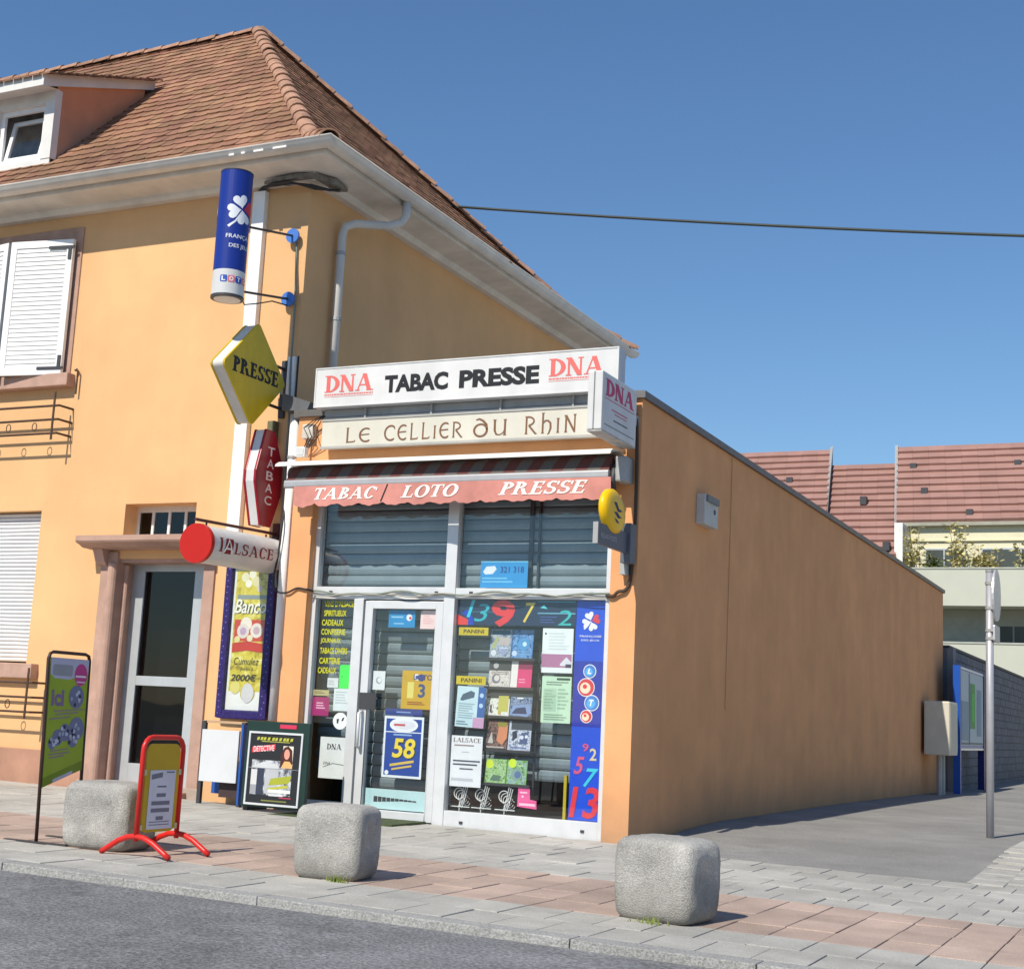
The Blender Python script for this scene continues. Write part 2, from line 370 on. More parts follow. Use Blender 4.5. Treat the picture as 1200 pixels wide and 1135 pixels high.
def heart(cx, cy, s, ang):
    """heart-shaped clover petal, tip at (cx,cy), pointing away at angle ang"""
    P = []
    for i in range(20):
        t = 2*math.pi*i/20
        x = 16*math.sin(t)**3; y = 13*math.cos(t)-5*math.cos(2*t)-2*math.cos(3*t)-math.cos(4*t)
        x, y = x/32, (y+17)/32
        k, q = math.cos(R(ang-90)), math.sin(R(ang-90)); P.append((cx+(x*k-y*q)*s, cy+(x*q+y*k)*s))
    return P

# ------------------------------------------------------------------ ground, road, pavement
def ss(a, b, x):
    t = max(0, min(1, (x-a)/(b-a))); return t*t*(3-2*t)
def gz(x): return -.0125*(max(-18, min(6, x))+5)                  # the street falls gently to the right
def galley(x, y): return gz(x) + .10*ss(12.7, 15.6, y)*(1-.5*ss(20, 31, y))
def grid(name, x0, x1, y0, y1, nx, ny, fn, m, parent=None):
    mb = MB(); vs = []; fs = []
    for j in range(ny+1):
        for i in range(nx+1):
            x = x0+(x1-x0)*i/nx; y = y0+(y1-y0)*j/ny; vs.append((x, y, fn(x, y)))
    for j in range(ny):
        for i in range(nx): a = j*(nx+1)+i; fs.append((a, a+1, a+nx+2, a+nx+1))
    mb.add(vs, fs); o = mb.build(name, m, parent, smooth=True, kind=None if parent else 'structure'); return o
grid('ground', -2500, 2500, -2500, 2500, 4, 4, lambda x, y: -.45, EARTH)
KY0, KY1 = 7.14, 7.30                                               # kerb
ROADDROP = .05
grid('road', -60, 45, -25, KY0+.05, 105, 4, lambda x, y: gz(x)-ROADDROP, ASPH)
PAVEBACK = 13.4
pav = grid('pavement', -30, 12, KY1-.05, PAVEBACK, 42, 4, lambda x, y: gz(x)-.022, JOINT)
grid('alley', -4.78, -1.70, 12.36, 60, 6, 60, lambda x, y: galley(x, y)-.004, ASPHA)
grid('side_yard', -1.75, 30, 12.2, 90, 20, 30, lambda x, y: galley(x, y)-.022, JOINT)
kb = MB(); kb.box(0, .997, KY0, KY1, -.2, 0)
kerb = bpy.data.objects.new('kerb', None); COL.objects.link(kerb); kerb['kind'] = 'structure'; ORG['kerb'] = Vector((0, 0, 0))
k0 = kb.build('kerb_stone', KERB, kerb, bevel=.007)
for i, x in enumerate(range(-17, 6)):
    o = k0 if i == 0 else k0.copy()
    if i: COL.objects.link(o); o.parent = kerb
    o.location = (x, random.uniform(-.001, .001), gz(x)); o.rotation_euler = (0, .0125, random.uniform(-.001, .001))
# paving slabs
def proj(x, y, z):
    v = Vector((x, y, z-HCAM)); d = v.dot(fw)
    return (512+v.dot(r2)/d*FPX*1024/1200, 484-v.dot(u2)/d*FPX*1024/1200, d) if d > .3 else None
SW, GY = .297, .42
def slab_mesh(name, w, l, m):
    mb = MB(); mb.box(-w/2, w/2, -l/2, l/2, -.05, 0); o = mb.build(name, m, pav, org=(0, 0, 0), bevel=.005); ORG[o.name] = Vector((0, 0, 0)); return o
pink0 = slab_mesh('pink_slab', SW-.007, .417, SLABP); grey0 = slab_mesh('grey_slab', SW-.007, .417, SLABG)
spots = {'pink': [], 'grey': []}
for r_, y in enumerate([KY1+.006+GY*(k+.5) for k in range(14)]):
    pk = 2 <= r_ < 6
    for i in range(-58, 20):
        x = i*SW + (0 if pk or r_ % 2 else SW/2)
        if y > 12.45 and x > -4.75: continue
        if y > 12.9: continue
        spots['pink' if pk else 'grey'].append((x, y, gz(x)))
for k in range(0, 90):                                             # slabs along the right side of the alley
    for i in range(0, 14):
        x = -1.60+i*SW; y = 12.66+k*GY + (GY/2 if i % 2 else 0)
        if y < 24: spots['grey'].append((x, y, galley(x, y)))
for kind, proto in (('pink', pink0), ('grey', grey0)):
    L_ = []
    for s_ in spots[kind]:
        p = proj(*s_); vis = p and -30 < p[0] < 1054 and -30 < p[1] < 998
        L_.append((0 if vis else 1, p[2] if p else 99, s_))
    L_.sort(); near = [q[2] for q in L_[:300] if q[0] == 0]; nset = set(near); rest = [q[2] for q in L_ if q[2] not in nset]
    for i, (x, y, z) in enumerate(near):
        o = proto if i == 0 else proto.copy()
        if i: COL.objects.link(o); o.parent = pav
        o.location = (x, y, z+random.uniform(-.0025, .0025)); o.rotation_euler = (random.uniform(-.004, .004), .0125+random.uniform(-.004, .004), random.uniform(-.004, .004))
    mb = MB()
    for x, y, z in rest:
        q = SW/2-.005; l = .207; z += random.uniform(-.002, .002)
        mb.add([(x-q, y-l, z+.0037), (x+q, y-l, z-.0037), (x+q, y+l, z-.0037), (x-q, y+l, z+.0037)], [(0, 1, 2, 3)])
    mb.build('distant_%s_slabs' % kind, SLABP if kind == 'pink' else SLABG, pav, kind='stuff')
# small debris and tufts on the pavement
def tuft(x, y, label, n, r):
    mb = MB()
    for i in range(n):
        a = random.uniform(0, 6.28); q = random.uniform(0, r); bx, by = x+q*math.cos(a)*1.6, y+q*math.sin(a)*.5
        h = random.uniform(.02, .06); dx, dy = random.uniform(-.03, .03), random.uniform(-.03, .03); w = .006
        mb.add([(bx-w, by, gz(x)-.01), (bx+w, by, gz(x)-.01), (bx+dx, by+dy, gz(x)+h)], [(0, 1, 2)])
    o = mb.build('weed_tuft', mat('weed_green', (.16, .20, .04), .8, .3, 20), org=(x, y, gz(x)), recalc=False); o['kind'] = 'stuff'; o['label'] = label

# ------------------------------------------------------------------ corner house
G0 = 12.95; HX = -9.05; HL = -24.0; YB = 21.2
house = thing('corner_house', 'tall ochre two-storey house with hipped red tile roof and white louvred shutters', 'house', (-12, G0, 0))
def wall_y(y, x0, x1, z0, z1, holes, depth, mb, m=0):
    xs = sorted({x0, x1, *[v for h in holes for v in h[:2]]}); zs = sorted({z0, z1, *[v for h in holes for v in h[2:]]})
    inside = lambda x, z: any(h[0] < x < h[1] and h[2] < z < h[3] for h in holes)
    idx = {}
    vs = []; fs = []
    def V(x, z):
        if (x, z) not in idx: idx[(x, z)] = len(vs); vs.append((x, y, z))
        return idx[(x, z)]
    for i in range(len(xs)-1):
        for j in range(len(zs)-1):
            if not inside((xs[i]+xs[i+1])/2, (zs[j]+zs[j+1])/2): fs.append((V(xs[i], zs[j]), V(xs[i+1], zs[j]), V(xs[i+1], zs[j+1]), V(xs[i], zs[j+1])))
    mb.add(vs, fs, m)
    for a, b, c, d in holes:
        mb.quad((a, y, c), (a, y, d), (a, y+depth, d), (a, y+depth, c), m); mb.quad((b, y, c), (b, y+depth, c), (b, y+depth, d), (b, y, d), m)
        mb.quad((a, y, d), (b, y, d), (b, y+depth, d), (a, y+depth, d), m); mb.quad((a, y, c), (a, y+depth, c), (b, y+depth, c), (b, y, c), m)
UW = (-14.25, -12.52, 5.0, 6.70); LW = (-14.40, -12.64, 1.47, 3.32); TW = (-11.34, -10.30, 2.96, 3.37); DR = (-11.46, -10.07, -.05, 2.72)
mb = MB(); wall_y(G0, HL, HX, -.3, 7.16, [UW, LW, TW, DR], .30, mb)
mb.quad((HX, G0, -.3), (HX, YB, -.3), (HX, YB, 7.16), (HX, G0, 7.16)); mb.quad((HL, G0, -.3), (HL, G0, 7.16), (HL, YB, 7.16), (HL, YB, -.3)); mb.quad((HL, YB, -.3), (HL, YB, 7.16), (HX, YB, 7.16), (HX, YB, -.3))
mb.build('wall', STUCCO_H, house, recalc=False)
mb = MB(); mb.box(HL, -11.60, G0-.025, G0+.02, -.2, .47); mb.build('plinth', PLINTH, house, bevel=.008)
mb = MB(); mb.box(HL+.3, HX-.3, G0+.6, G0+.62, .0, 7.0); mb.build('interior', DARK, house)
# --- eaves: soffit, moulding, gutter
EY, EX, EZ = 12.34, -8.42, 7.25
def ring_strip(prof, name, m, smooth=False, ends=True):
    """profile (outward offset from wall, z) swept along the front eave, round the corner and along the side eave"""
    mb = MB(); vs = []
    for o_, z in prof:
        vs += [(HL-.6, G0-o_, z), (HX+o_, G0-o_, z), (HX+o_, YB+o_, z)]
    fs = []; n = len(prof)
    for i in range(n-1):
        for k in range(2): fs.append((i*3+k, i*3+k+1, (i+1)*3+k+1, (i+1)*3+k))
    fs.append(tuple(i*3+2 for i in range(n)))
    mb.add(vs, fs); return mb.build(name, m, house, smooth=smooth, recalc=False)
ring_strip([(-.01, 7.06), (.10, 7.06), (.13, 7.10), (.14, 7.13), (.52, 7.15), (.52, 7.24), (0, 7.30)], 'cornice', SOFFIT)
gp = [(.50, 7.27)]+[(.60+.085*math.cos(R(a)), 7.27+.085*math.sin(R(a))) for a in range(185, 356, 17)]+[(.69, 7.275), (.70, 7.29), (.685, 7.30), (.675, 7.285)]
ring_strip(gp, 'gutter', CREAMPAINT, smooth=True)
for xa, w_ in ((-9.72, .07), (-9.55, .05), (-9.38, .13), (-9.12, .18)):
    mb = MB(); mb.box(xa, xa+w_, G0-.690, G0-.672, 7.215, 7.235); mb.build('sealant_mark', PVCW, house)
# --- roof
PR = [(0, 7.27), (.75, 7.66), (4.73, 11.62)]
def zr(u):
    for (a, za), (b, zb) in zip(PR, PR[1:]):
        if u <= b: return za+(zb-za)*(u-a)/(b-a)
    return PR[-1][1]
AX = EX-4.73; RY = EY+4.73; BY = EY+9.46; LX = HL-.6
roof = MB()
for (a, za), (b, zb) in zip(PR, PR[1:]):
    za -= .03; zb -= .03
    roof.quad((LX+a, EY+a, za), (EX-a, EY+a, za), (EX-b, EY+b, zb), (LX+b, EY+b, zb))
    roof.quad((EX-a, EY+a, za), (EX-a, BY-a, za), (EX-b, BY-b, zb), (EX-b, EY+b, zb))
    roof.quad((EX-a, BY-a, za), (LX+a, BY-a, za), (LX+b, BY-b, zb), (EX-b, BY-b, zb))
    roof.quad((LX+a, BY-a, za), (LX+a, EY+a, za), (LX+b, EY+b, zb), (LX+b, BY-b, zb))
roofo = roof.build('roof', ROOFDECK, house, recalc=False)
# rows of flat clay tiles
def tile_rows(mb, fn0, umax, lo, hi, skip=None, clamp=lambda t, u: t):
    """fn(t,u,h)->point ; t along the eave, u the run inwards, h height above the plane"""
    fn = lambda t, u, h: fn0(clamp(t, u), u, h)
    rows = []
    u = -.06
    while u < umax:
        sl = math.atan((zr(u+.02)-zr(max(u, 0)))/.02) if u > 0 else R(27)
        rows.append(u); u += .205*math.cos(sl)
    for k, u in enumerate(rows):
        ub = u+.27
        t = lo(u)-(.10 if k % 2 else 0)
        while t < hi(u):
            w = .20
            if not (skip and skip(t+w/2, u)):
                j = random.uniform(-.012, .012); h = .052+random.uniform(-.004, .006); hb = .012; e = .003; v = random.uniform(-.004, .004)
                a, b = t+e, t+w-e; c = (a+b)/2
                # rounded lower end
                P = [fn(a, u+.020+j, h), fn(a+.045, u+.004+j, h), fn(b-.045, u+.004+j, h+v), fn(b, u+.020+j, h+v), fn(b, ub, hb), fn(a, ub, hb),
                     fn(a, u+.054+j, h-.072), fn(a+.045, u+.038+j, h-.072), fn(b-.045, u+.038+j, h+v-.072), fn(b, u+.054+j, h+v-.072)]
                mb.add(P, [(0, 1, 2, 3, 4, 5), (6, 7, 1, 0), (7, 8, 2, 1), (8, 9, 3, 2), (9, 4, 3), (6, 0, 5)])
            t += w
DX0, DX1, DYF = -17.0, -13.72, 13.55                               # dormer
def in_dormer(t, u): return DX0+.02 < t < DX1-.02 and EY+u > DYF-.02 and EY+u < 15.35
zz = lambda u: zr(u) if u >= 0 else 7.27+u*.52
ft = MB(); tile_rows(ft, lambda t, u, h: (t, EY+u, zz(u)+h), 4.70, lambda u: max(LX+u, -20.5), lambda u: EX-u-.03, in_dormer, lambda t, u: min(t, EX-u-.01))
ft.build('roof_tiles', TILE, roofo, kind='stuff', recalc=False)
st_ = MB(); tile_rows(st_, lambda t, u, h: (EX-u, t, zz(u)+h), 4.70, lambda u: EY+u-.15, lambda u: BY-u-.06, None, lambda t, u: max(min(t, BY-u-.01), EY+u+.01))
st_.build('roof_tiles', TILE, roofo, kind='stuff', recalc=False)
# ridge and hip tiles: each one a half cone lapping over the next
def cap_mesh():
    mb = MB(); vs = []; n = 8; Lc = .42
    for (s, r_, z) in ((0, .125, -.02), (Lc, .110, -.02)):
        for w_ in (0, -.02):
            for i in range(n+1):
                a = math.pi*i/n; vs.append((s, (r_+w_)*math.cos(a), (r_+w_)*math.sin(a)*.85+z))
    m = n+1; fs = []
    for i in range(n):
        fs += [(i, i+1, 2*m+i+1, 2*m+i), (m+i+1, m+i, 3*m+i, 3*m+i+1), (i+1, i, m+i, m+i+1), (2*m+i, 2*m+i+1, 3*m+i+1, 3*m+i)]
    mb.add(vs, fs); return mb
cap0 = None
def caps(P0, P1, lift=.03):
    global cap0
    P0, P1 = Vector(P0), Vector(P1); d = (P1-P0); n = int(d.length/.36); d.normalize()
    side = Vector((0, 0, 1)).cross(d).normalized(); upv = d.cross(side)
    for i in range(n):
        if cap0 is None: cap0 = cap_mesh().build('hip_tile', HIPTILE, roofo, org=(0, 0, 0)); o = cap0
        else: o = cap0.copy(); COL.objects.link(o); o.parent = roofo
        p = P0+d*(i*.36)+upv*(lift+random.uniform(-.008, .012))
        tl = .03+random.uniform(-.015, .02); dd = (d*math.cos(tl)-upv*math.sin(tl)); uu = dd.cross(side)*-1
        uu = side.cross(dd)*-1 if (side.cross(dd)).z < 0 else side.cross(dd)
        o.matrix_local = Matrix(((dd.x, side.x, uu.x, p.x-ORG['corner_house'].x), (dd.y, side.y, uu.y, p.y-ORG['corner_house'].y), (dd.z, side.z, uu.z, p.z-ORG['corner_house'].z), (0, 0, 0, 1)))
caps((EX-.0, EY+.0, 7.27), (EX-.75, EY+.75, 7.66)); caps((EX-.75, EY+.75, 7.66), (AX, RY, 11.62))
caps((EX-.0, BY-.0, 7.27), (EX-.75, BY-.75, 7.66), .06); caps((EX-.75, BY-.75, 7.66), (AX, RY, 11.62), .06)
caps((AX-.05, RY, 11.60), (-20.6, RY, 11.60))
# --- dormer
dm = MB()
zt = lambda y: 9.20+(y-13.35)*.40                                   # shed roof of the dormer
CHK = mat('dormer_cheek_render', (.66, .29, .16), .92, .1, 2, .2, 120, stain=((.28, .26, .22), 8.35, 9.15, .55))
mb = dm; mb.box(DX0, DX1, DYF-.02, DYF+.05, 8.12, 8.22); mb.box(DX1-.16, DX1+.012, DYF-.03, DYF+.09, 8.22, 9.2); mb.box(DX0, DX0+.16, DYF-.03, DYF+.09, 8.22, 9.2)
mb.box(DX0, DX1, DYF-.02, DYF+.08, 9.02, 9.2); mb.box(-14.85, -14.72, DYF-.02, DYF+.08, 8.22, 9.02); mb.box(-16.0, -15.87, DYF-.02, DYF+.08, 8.22, 9.02)
dorm = mb.build('dormer', WHITEPAINT, house)
for xc in (DX0, DX1):
    mb = MB(); mb.add([(xc, DYF, 8.12), (xc, DYF, 9.28), (xc, 15.25, zt(15.25)), (xc, 15.25, 9.0)], [(0, 1, 2, 3)]); mb.build('cheek', CHK, dorm, recalc=False)
mb = MB(); F_ = FY(DYF+.02)
for a, b in ((-14.72, DX1-.16), (-15.87, -14.85)):
    mb.box(a, b, DYF+.03, DYF+.07, 8.22, 8.30); mb.box(a, b, DYF+.03, DYF+.07, 8.95, 9.02); mb.box(a, a+.07, DYF+.03, DYF+.07, 8.30, 8.95); mb.box(b-.07, b, DYF+.03, DYF+.07, 8.30, 8.95)
mb.build('window_frame', PVCW, dorm)
mb = MB(); a, b = -14.63, DX1-.24                                   # sash tilted inwards at the top
tl = lambda x, z, d=0: (x, DYF+.045+(z-8.28)*.20+d, z)
for (xa, xb, za, zb) in ((a, b, 8.28, 8.345), (a, b, 8.86, 8.92), (a, a+.06, 8.345, 8.86), (b-.06, b, 8.345, 8.86)):
    mb.add([tl(xa, za), tl(xb, za), tl(xb, zb), tl(xa, zb), tl(xa, za, .04), tl(xb, za, .04), tl(xb, zb, .04), tl(xa, zb, .04)], [(0, 1, 2, 3), (7, 6, 5, 4), (0, 4, 5, 1), (1, 5, 6, 2), (2, 6, 7, 3), (3, 7, 4, 0)])
sash = mb.build('tilted_sash', PVCW, dorm)
mb = MB(); mb.quad(tl(a+.06, 8.345, .02), tl(b-.06, 8.345, .02), tl(b-.06, 8.86, .02), tl(a+.06, 8.86, .02)); mb.build('pane', GLASS, dorm, recalc=False)
mb = MB(); mb.box(-15.80, -14.92, DYF+.05, DYF+.055, 8.30, 8.95); mb.build('pane', GLASS, dorm)
mb = MB(); mb.box(DX0+.1, DX1-.1, DYF+.5, DYF+.52, 8.2, 9.2); mb.build('interior', mat('dim_room', (.30, .31, .32), .9, .3, 6), dorm)
mb = MB()                                                            # fascia boards and roof of the dormer
mb.box(DX0-.15, DX1+.05, 13.24, 13.28, 9.13, 9.30); mb.add([(DX1+.05, 13.28, 9.13), (DX1+.05, 13.28, 9.30), (DX1+.05, 15.4, zt(15.4)+.12), (DX1+.05, 15.4, zt(15.4)-.02), (DX1+.0, 13.28, 9.13), (DX1+.0, 15.4, zt(15.4)-.02)], [(0, 3, 2, 1), (0, 4, 5, 3)])
mb.quad((DX0, 13.28, 9.14), (DX1+.05, 13.28, 9.14), (DX1+.05, DYF, 9.19), (DX0, DYF, 9.19)); mb.build('fascia', WHITEPAINT, dorm, recalc=False)
mb = MB()
for k in range(14):
    y0 = 13.2+k*.155; z0 = zt(y0)+.115
    t = DX0-.15
    while t < DX1+.08:
        j = random.uniform(-.01, .01); mb.add([(t+.004, y0+j, z0+.03), (t+.168, y0+j, z0+.03), (t+.168, y0+.2, z0+.09), (t+.004, y0+.2, z0+.09), (t+.004, y0+j, z0+.005), (t+.168, y0+j, z0+.005), (t+.168, y0+.2, z0+.065)], [(0, 1, 2, 3), (4, 5, 1, 0), (5, 6, 2, 1)]); t += .172
mb.build('dormer_tiles', TILE, dorm, kind='stuff', recalc=False)
mb = MB(); mb.quad((DX0-.15, 13.25, zt(13.25)+.10), (DX1+.05, 13.25, zt(13.25)+.10), (DX1+.05, 15.4, zt(15.4)+.10), (DX0-.15, 15.4, zt(15.4)+.10)); mb.build('dormer_deck', ROOFDECK, dorm, recalc=False)
# --- upper window with ajar louvred shutters
mb = MB()
mb.box(UW[1], -12.40, G0-.02, G0+.25, 4.86, 6.90); mb.box(-14.37, UW[0], G0-.02, G0+.25, 4.86, 6.90); mb.box(UW[0], UW[1], G0-.02, G0+.25, UW[3], 6.90)
win = mb.build('stone_window_surround', SANDSTONE, house, bevel=.006)
mb = MB(); mb.box(-14.45, -12.32, G0-.14, G0+.2, 4.84, 5.0); mb.build('sill', SANDSTONE, win, bevel=.012)
mb = MB(); mb.box(UW[0], UW[1], G0+.24, G0+.26, UW[2], UW[3]); mb.build('dark_window', DARK, win)
def shutter(hx, sgn, ang):
    """leaf hinged at x=hx on the wall face; sgn -1: opens to the left of the hinge"""
    w = .90; k, s = math.cos(R(ang)), math.sin(R(ang))
    P = lambda u, z, d=0: (hx+sgn*(u*k), G0-.06-u*s-d*k, z)
    def bx(mb, u0, u1, z0, z1, d0, d1, tilt=0):
        mb.add([P(u0, z0, d1), P(u1, z0, d1), P(u1, z1-tilt, d1), P(u0, z1-tilt, d1), P(u0, z0+tilt, d0), P(u1, z0+tilt, d0), P(u1, z1, d0), P(u0, z1, d0)], [(0, 1, 2, 3), (7, 6, 5, 4), (0, 4, 5, 1), (1, 5, 6, 2), (2, 6, 7, 3), (3, 7, 4, 0)])
    z0, z1 = 4.99, 6.72; mb = MB()
    bx(mb, 0, .085, z0, z1, 0, .045); bx(mb, w-.085, w, z0, z1, 0, .045); bx(mb, .085, w-.085, z0, z0+.09, 0, .045); bx(mb, .085, w-.085, z1-.09, z1, 0, .045)
    sh = mb.build('shutter', PVCW, house)
    mb = MB(); n = 27; p = (z1-z0-.18)/n
    for i in range(n): bx(mb, .087, w-.087, z0+.09+i*p, z0+.09+i*p+p*.955, .016, .034, .009)
    bx(mb, .086, w-.086, z0+.08, z1-.08, .004, .011)
    mb.build('louvre_slats', PVCW, sh, kind='stuff')
    for zc, v in ((z1-.10, -1), (z0+.08, 1)):
        mb = MB(); bx(mb, -.03, .34, zc-.018, zc+.018, .046, .056); bx(mb, .01, .055, min(zc, zc+v*.16), max(zc, zc+v*.16), .0465, .057); mb.build('strap_hinge', DARKMETAL, sh)
shutter(-12.47, -1, 9); shutter(-14.30, 1, 9)
def flower_rack(xa, xb, zt_, name_label):
    t = thing('flower_rack', name_label, 'flower rack', (xa, G0, zt_-.5), 'iron flower box racks under the house windows')
    Y1 = G0-.24
    for dz in (0, -.17, -.34):
        mb = MB(); mb.tube([(xa, Y1, zt_+dz), (xb, Y1, zt_+dz), (xb, G0+.01, zt_+dz)], .015, 6); mb.build('rail', IRON, t)
    mb = MB(); mb.tube([(xb-.07, Y1-.012, zt_+.17), (xb-.07, Y1-.012, zt_-.42)], .014, 6); mb.build('upright', IRON, t)
    for k in range(4):
        x = xb-.35-k*.42
        mb = MB(); mb.tube([(x+.035*math.cos(a), Y1-.013, zt_-.255+.05*math.sin(a)) for a in [2*math.pi*i/14 for i in range(15)]], .006, 5, cap=False); mb.build('ring', IRON, t)
flower_rack(-14.3, -12.30, 4.56, 'rusty iron flower box rack under the louvred upstairs window')
flower_rack(-14.3, -12.27, 1.24, 'rusty iron flower box rack under the roller shuttered ground floor window')
mb = MB(); mb.tube([(-12.28, G0-.03, 5.06), (-12.24, G0-.05, 5.03), (-12.24, G0-.05, 4.74)], .012, 6); mb.tube([(-12.28, G0, 5.04), (-12.28, G0-.06, 5.04)], .012, 6); mb.build('shutter_catch', IRON, house)
# --- ground floor window with white roller shutter
rs = MB(); rs.box(LW[0], LW[1], G0+.135, G0+.15, LW[2]+.02, LW[3]-.01); rso = rs.build('roller_shutter', mat('shutter_gap', (.28, .29, .30), .6), house)
mb = MB(); n = 38; p = (LW[3]-LW[2]-.03)/n
for i in range(n):
    z0 = LW[2]+.02+i*p
    mb.add([(LW[0]+.02, G0+.134, z0+.004), (LW[1]-.02, G0+.134, z0+.004), (LW[1]-.02, G0+.120, z0+p*.45), (LW[0]+.02, G0+.120, z0+p*.45), (LW[0]+.02, G0+.134, z0+p*.88), (LW[1]-.02, G0+.134, z0+p*.88)], [(0, 1, 2, 3), (3, 2, 5, 4)])
mb.build('shutter_slats', SLATW, rso, kind='stuff', recalc=False)
mb = MB(); mb.box(LW[0]-.1, -12.44, G0-.12, G0+.2, 1.29, 1.465); mb.build('sill', SANDSTONE, house, bevel=.012)
# --- door with sandstone surround
mb = MB()
for xa, xb in ((-11.60, -11.36), (-10.10, -9.95)):
    mb.box(xa, xb, G0-.03, G0+.34, .12, 2.80)
mb.box(-11.38, -10.08, G0+.02, G0+.34, 2.68, 2.82)
sur = mb.build('door_surround', SANDSTONE, house, bevel=.006)
mb = MB(); mb.tube([(-11.42, G0-.02, .16), (-11.42, G0-.02, 2.66)], .062, 14); mb.build('door_column', SANDSTONE, sur, smooth=False)
mb = MB(); mb.tube([(-11.345, G0+.13, .16), (-11.345, G0+.13, 2.66)], .035, 10); mb.build('door_column', SANDSTONE, sur)
for xa, xb in ((-11.65, -11.33), (-10.13, -9.92)):
    mb = MB(); mb.box(xa, xb, G0-.06, G0+.34, -.1, .17); mb.build('base_block', mat('base_stone', (.42, .33, .27), .9, .15, 5, .3, 90), sur, bevel=.012)
mb = MB(); prof = [(0, 2.82), (.22, 2.83), (.28, 2.86), (.33, 2.875), (.345, 2.895), (.345, 2.955), (0, 2.965)]
vs = [(-11.74, G0-o_, z) for o_, z in prof]+[(-9.98, G0-o_, z) for o_, z in prof]; n = len(prof)
mb.add(vs, [tuple(range(n)), tuple(range(2*n-1, n-1, -1))]+[(i, i+1, n+i+1, n+i) for i in range(n-1)]); hood = mb.build('door_hood', SANDSTONE, house)
for x in (-11.64, -10.20):
    mb = MB(); pr = [(0, 2.64), (.05, 2.64), (.09, 2.68), (.13, 2.77), (.16, 2.825), (0, 2.825)]
    vs = [(x, G0-o_, z) for o_, z in pr]+[(x+.14, G0-o_, z) for o_, z in pr]; n = len(pr)
    mb.add(vs, [tuple(range(n)), tuple(range(2*n-1, n-1, -1))]+[(i, (i+1) % n, n+(i+1) % n, n+i) for i in range(n)]); mb.build('corbel', SANDSTONE, hood)
YD = G0+.26
door = MB()
for (a, b, c, d) in ((-11.36, -11.18, .12, 2.70), (-10.44, -10.30, .12, 2.70), (-11.18, -10.44, 2.60, 2.70), (-11.18, -10.44, 1.27, 1.38), (-11.18, -10.44, .12, .38)): door.box(a, b, YD, YD+.06, c, d)
door.box(-10.30, -10.10, YD+.01, YD+.05, .12, 2.70)
dooro = door.build('front_door', ALU2, house, bevel=.004)
for c, d in ((1.38, 2.60), (.38, 1.27)):
    mb = MB(); mb.box(-11.18, -10.44, YD+.02, YD+.026, c, d); mb.build('pane', GLASSD, dooro)
mb = MB(); mb.box(-11.6, -10.0, YD+.35, YD+.37, 0, 2.8); mb.build('dark_hall', DARK, dooro)
mb = MB(); mb.box(-11.34, -10.06, G0-.20, G0+.34, -.1, .12); mb.build('doorstep', SANDSTONE, house, bevel=.01)
tr = MB(); yt = G0+.22
tr.box(TW[0], TW[1], yt, yt+.05, TW[2], TW[2]+.06); tr.box(TW[0], TW[1], yt, yt+.05, TW[3]-.07, TW[3])
for x in (TW[0], -11.12, -10.88, -10.64, -10.40): tr.box(x, x+.035, yt+.004, yt+.046, TW[2]+.06, TW[3]-.07)
tro = tr.build('transom_window', WHITEPAINT, house)
for a, b in ((TW[0]+.035, -11.12), (-11.085, -10.88), (-10.845, -10.64), (-10.605, -10.40)):
    mb = MB(); mb.box(a, b, yt+.02, yt+.026, TW[2]+.06, TW[3]-.07); mb.build('pane', GLASSD, tro)
mb = MB(); mb.box(TW[0], TW[1], yt-.10, yt-.001, TW[2]-.005, TW[2]+.02); mb.build('sill', WHITEPAINT, tro)
mb = MB(); mb.box(TW[0], TW[1], yt+.3, yt+.31, TW[2]-.1, TW[3]+.1); mb.build('dark_hall', DARK, tro)
# --- cable duct, downpipes, broken soffit
mb = MB(); mb.box(-9.80, -9.63, G0-.075, G0+.01, 2.70, 7.02); mb.build('cable_duct', PVCW, house, bevel=.006)
mb = MB()
for k, (dx, r_) in enumerate(((-.02, .014), (.01, .016), (.04, .012))):
    mb.tube([(-9.715+dx, G0-.04, 6.95), (-9.715+dx, G0-.05, 7.03), (-9.64+dx, G0-.09, 7.06-k*.01), (-9.45, G0-.13-k*.03, 7.035), (-9.2, G0-.16-k*.03, 7.02), (-8.98, G0-.08+k*.03, 7.0-.012*k), (-8.87, G0+.12, 7.0), (-8.86, G0+.30, 7.06)], r_, 6)
mb.build('soffit_cables', CABLE, house)
mb = MB(); pts = [(-9.60, 12.80), (-9.42, 12.76), (-9.14, 12.74), (-8.90, 12.80), (-8.77, 13.06), (-8.80, 13.34), (-8.93, 13.30), (-9.0, 13.08), (-9.08, 12.93), (-9.33, 12.92), (-9.58, 12.86)]
mb.add([(x, y, 7.062+.03*(((x+y)*7) % 1 - .5)) for x, y in pts]+[(x, y, 7.10+.02*(((x-y)*5) % 1)) for x, y in pts], [tuple(range(11))]+[(i, (i+1) % 11, 11+(i+1) % 11, 11+i) for i in range(11)])
mb.build('broken_soffit', mat('rotten_board', (.20, .185, .165), .9, .5, 9, .6, 30), house)
mb = MB(); mb.tube([(-8.47, 14.14, 7.20), (-8.47, 14.14, 7.02), (-8.52, 14.12, 6.93), (-8.62, 14.0, 6.86), (-8.88, 13.66, 6.80), (-8.96, 13.57, 6.74), (-8.97, 13.54, 6.62), (-8.97, 13.54, 4.05)], .052, 12); dp = mb.build('downpipe', PVC, house, smooth=True)
for z in (6.4, 5.6, 4.9):
    mb = MB(); mb.tube([(-8.97, 13.54, z-.02), (-8.97, 13.54, z+.02)], .060, 12); mb.build('pipe_clip', ZINC, dp)

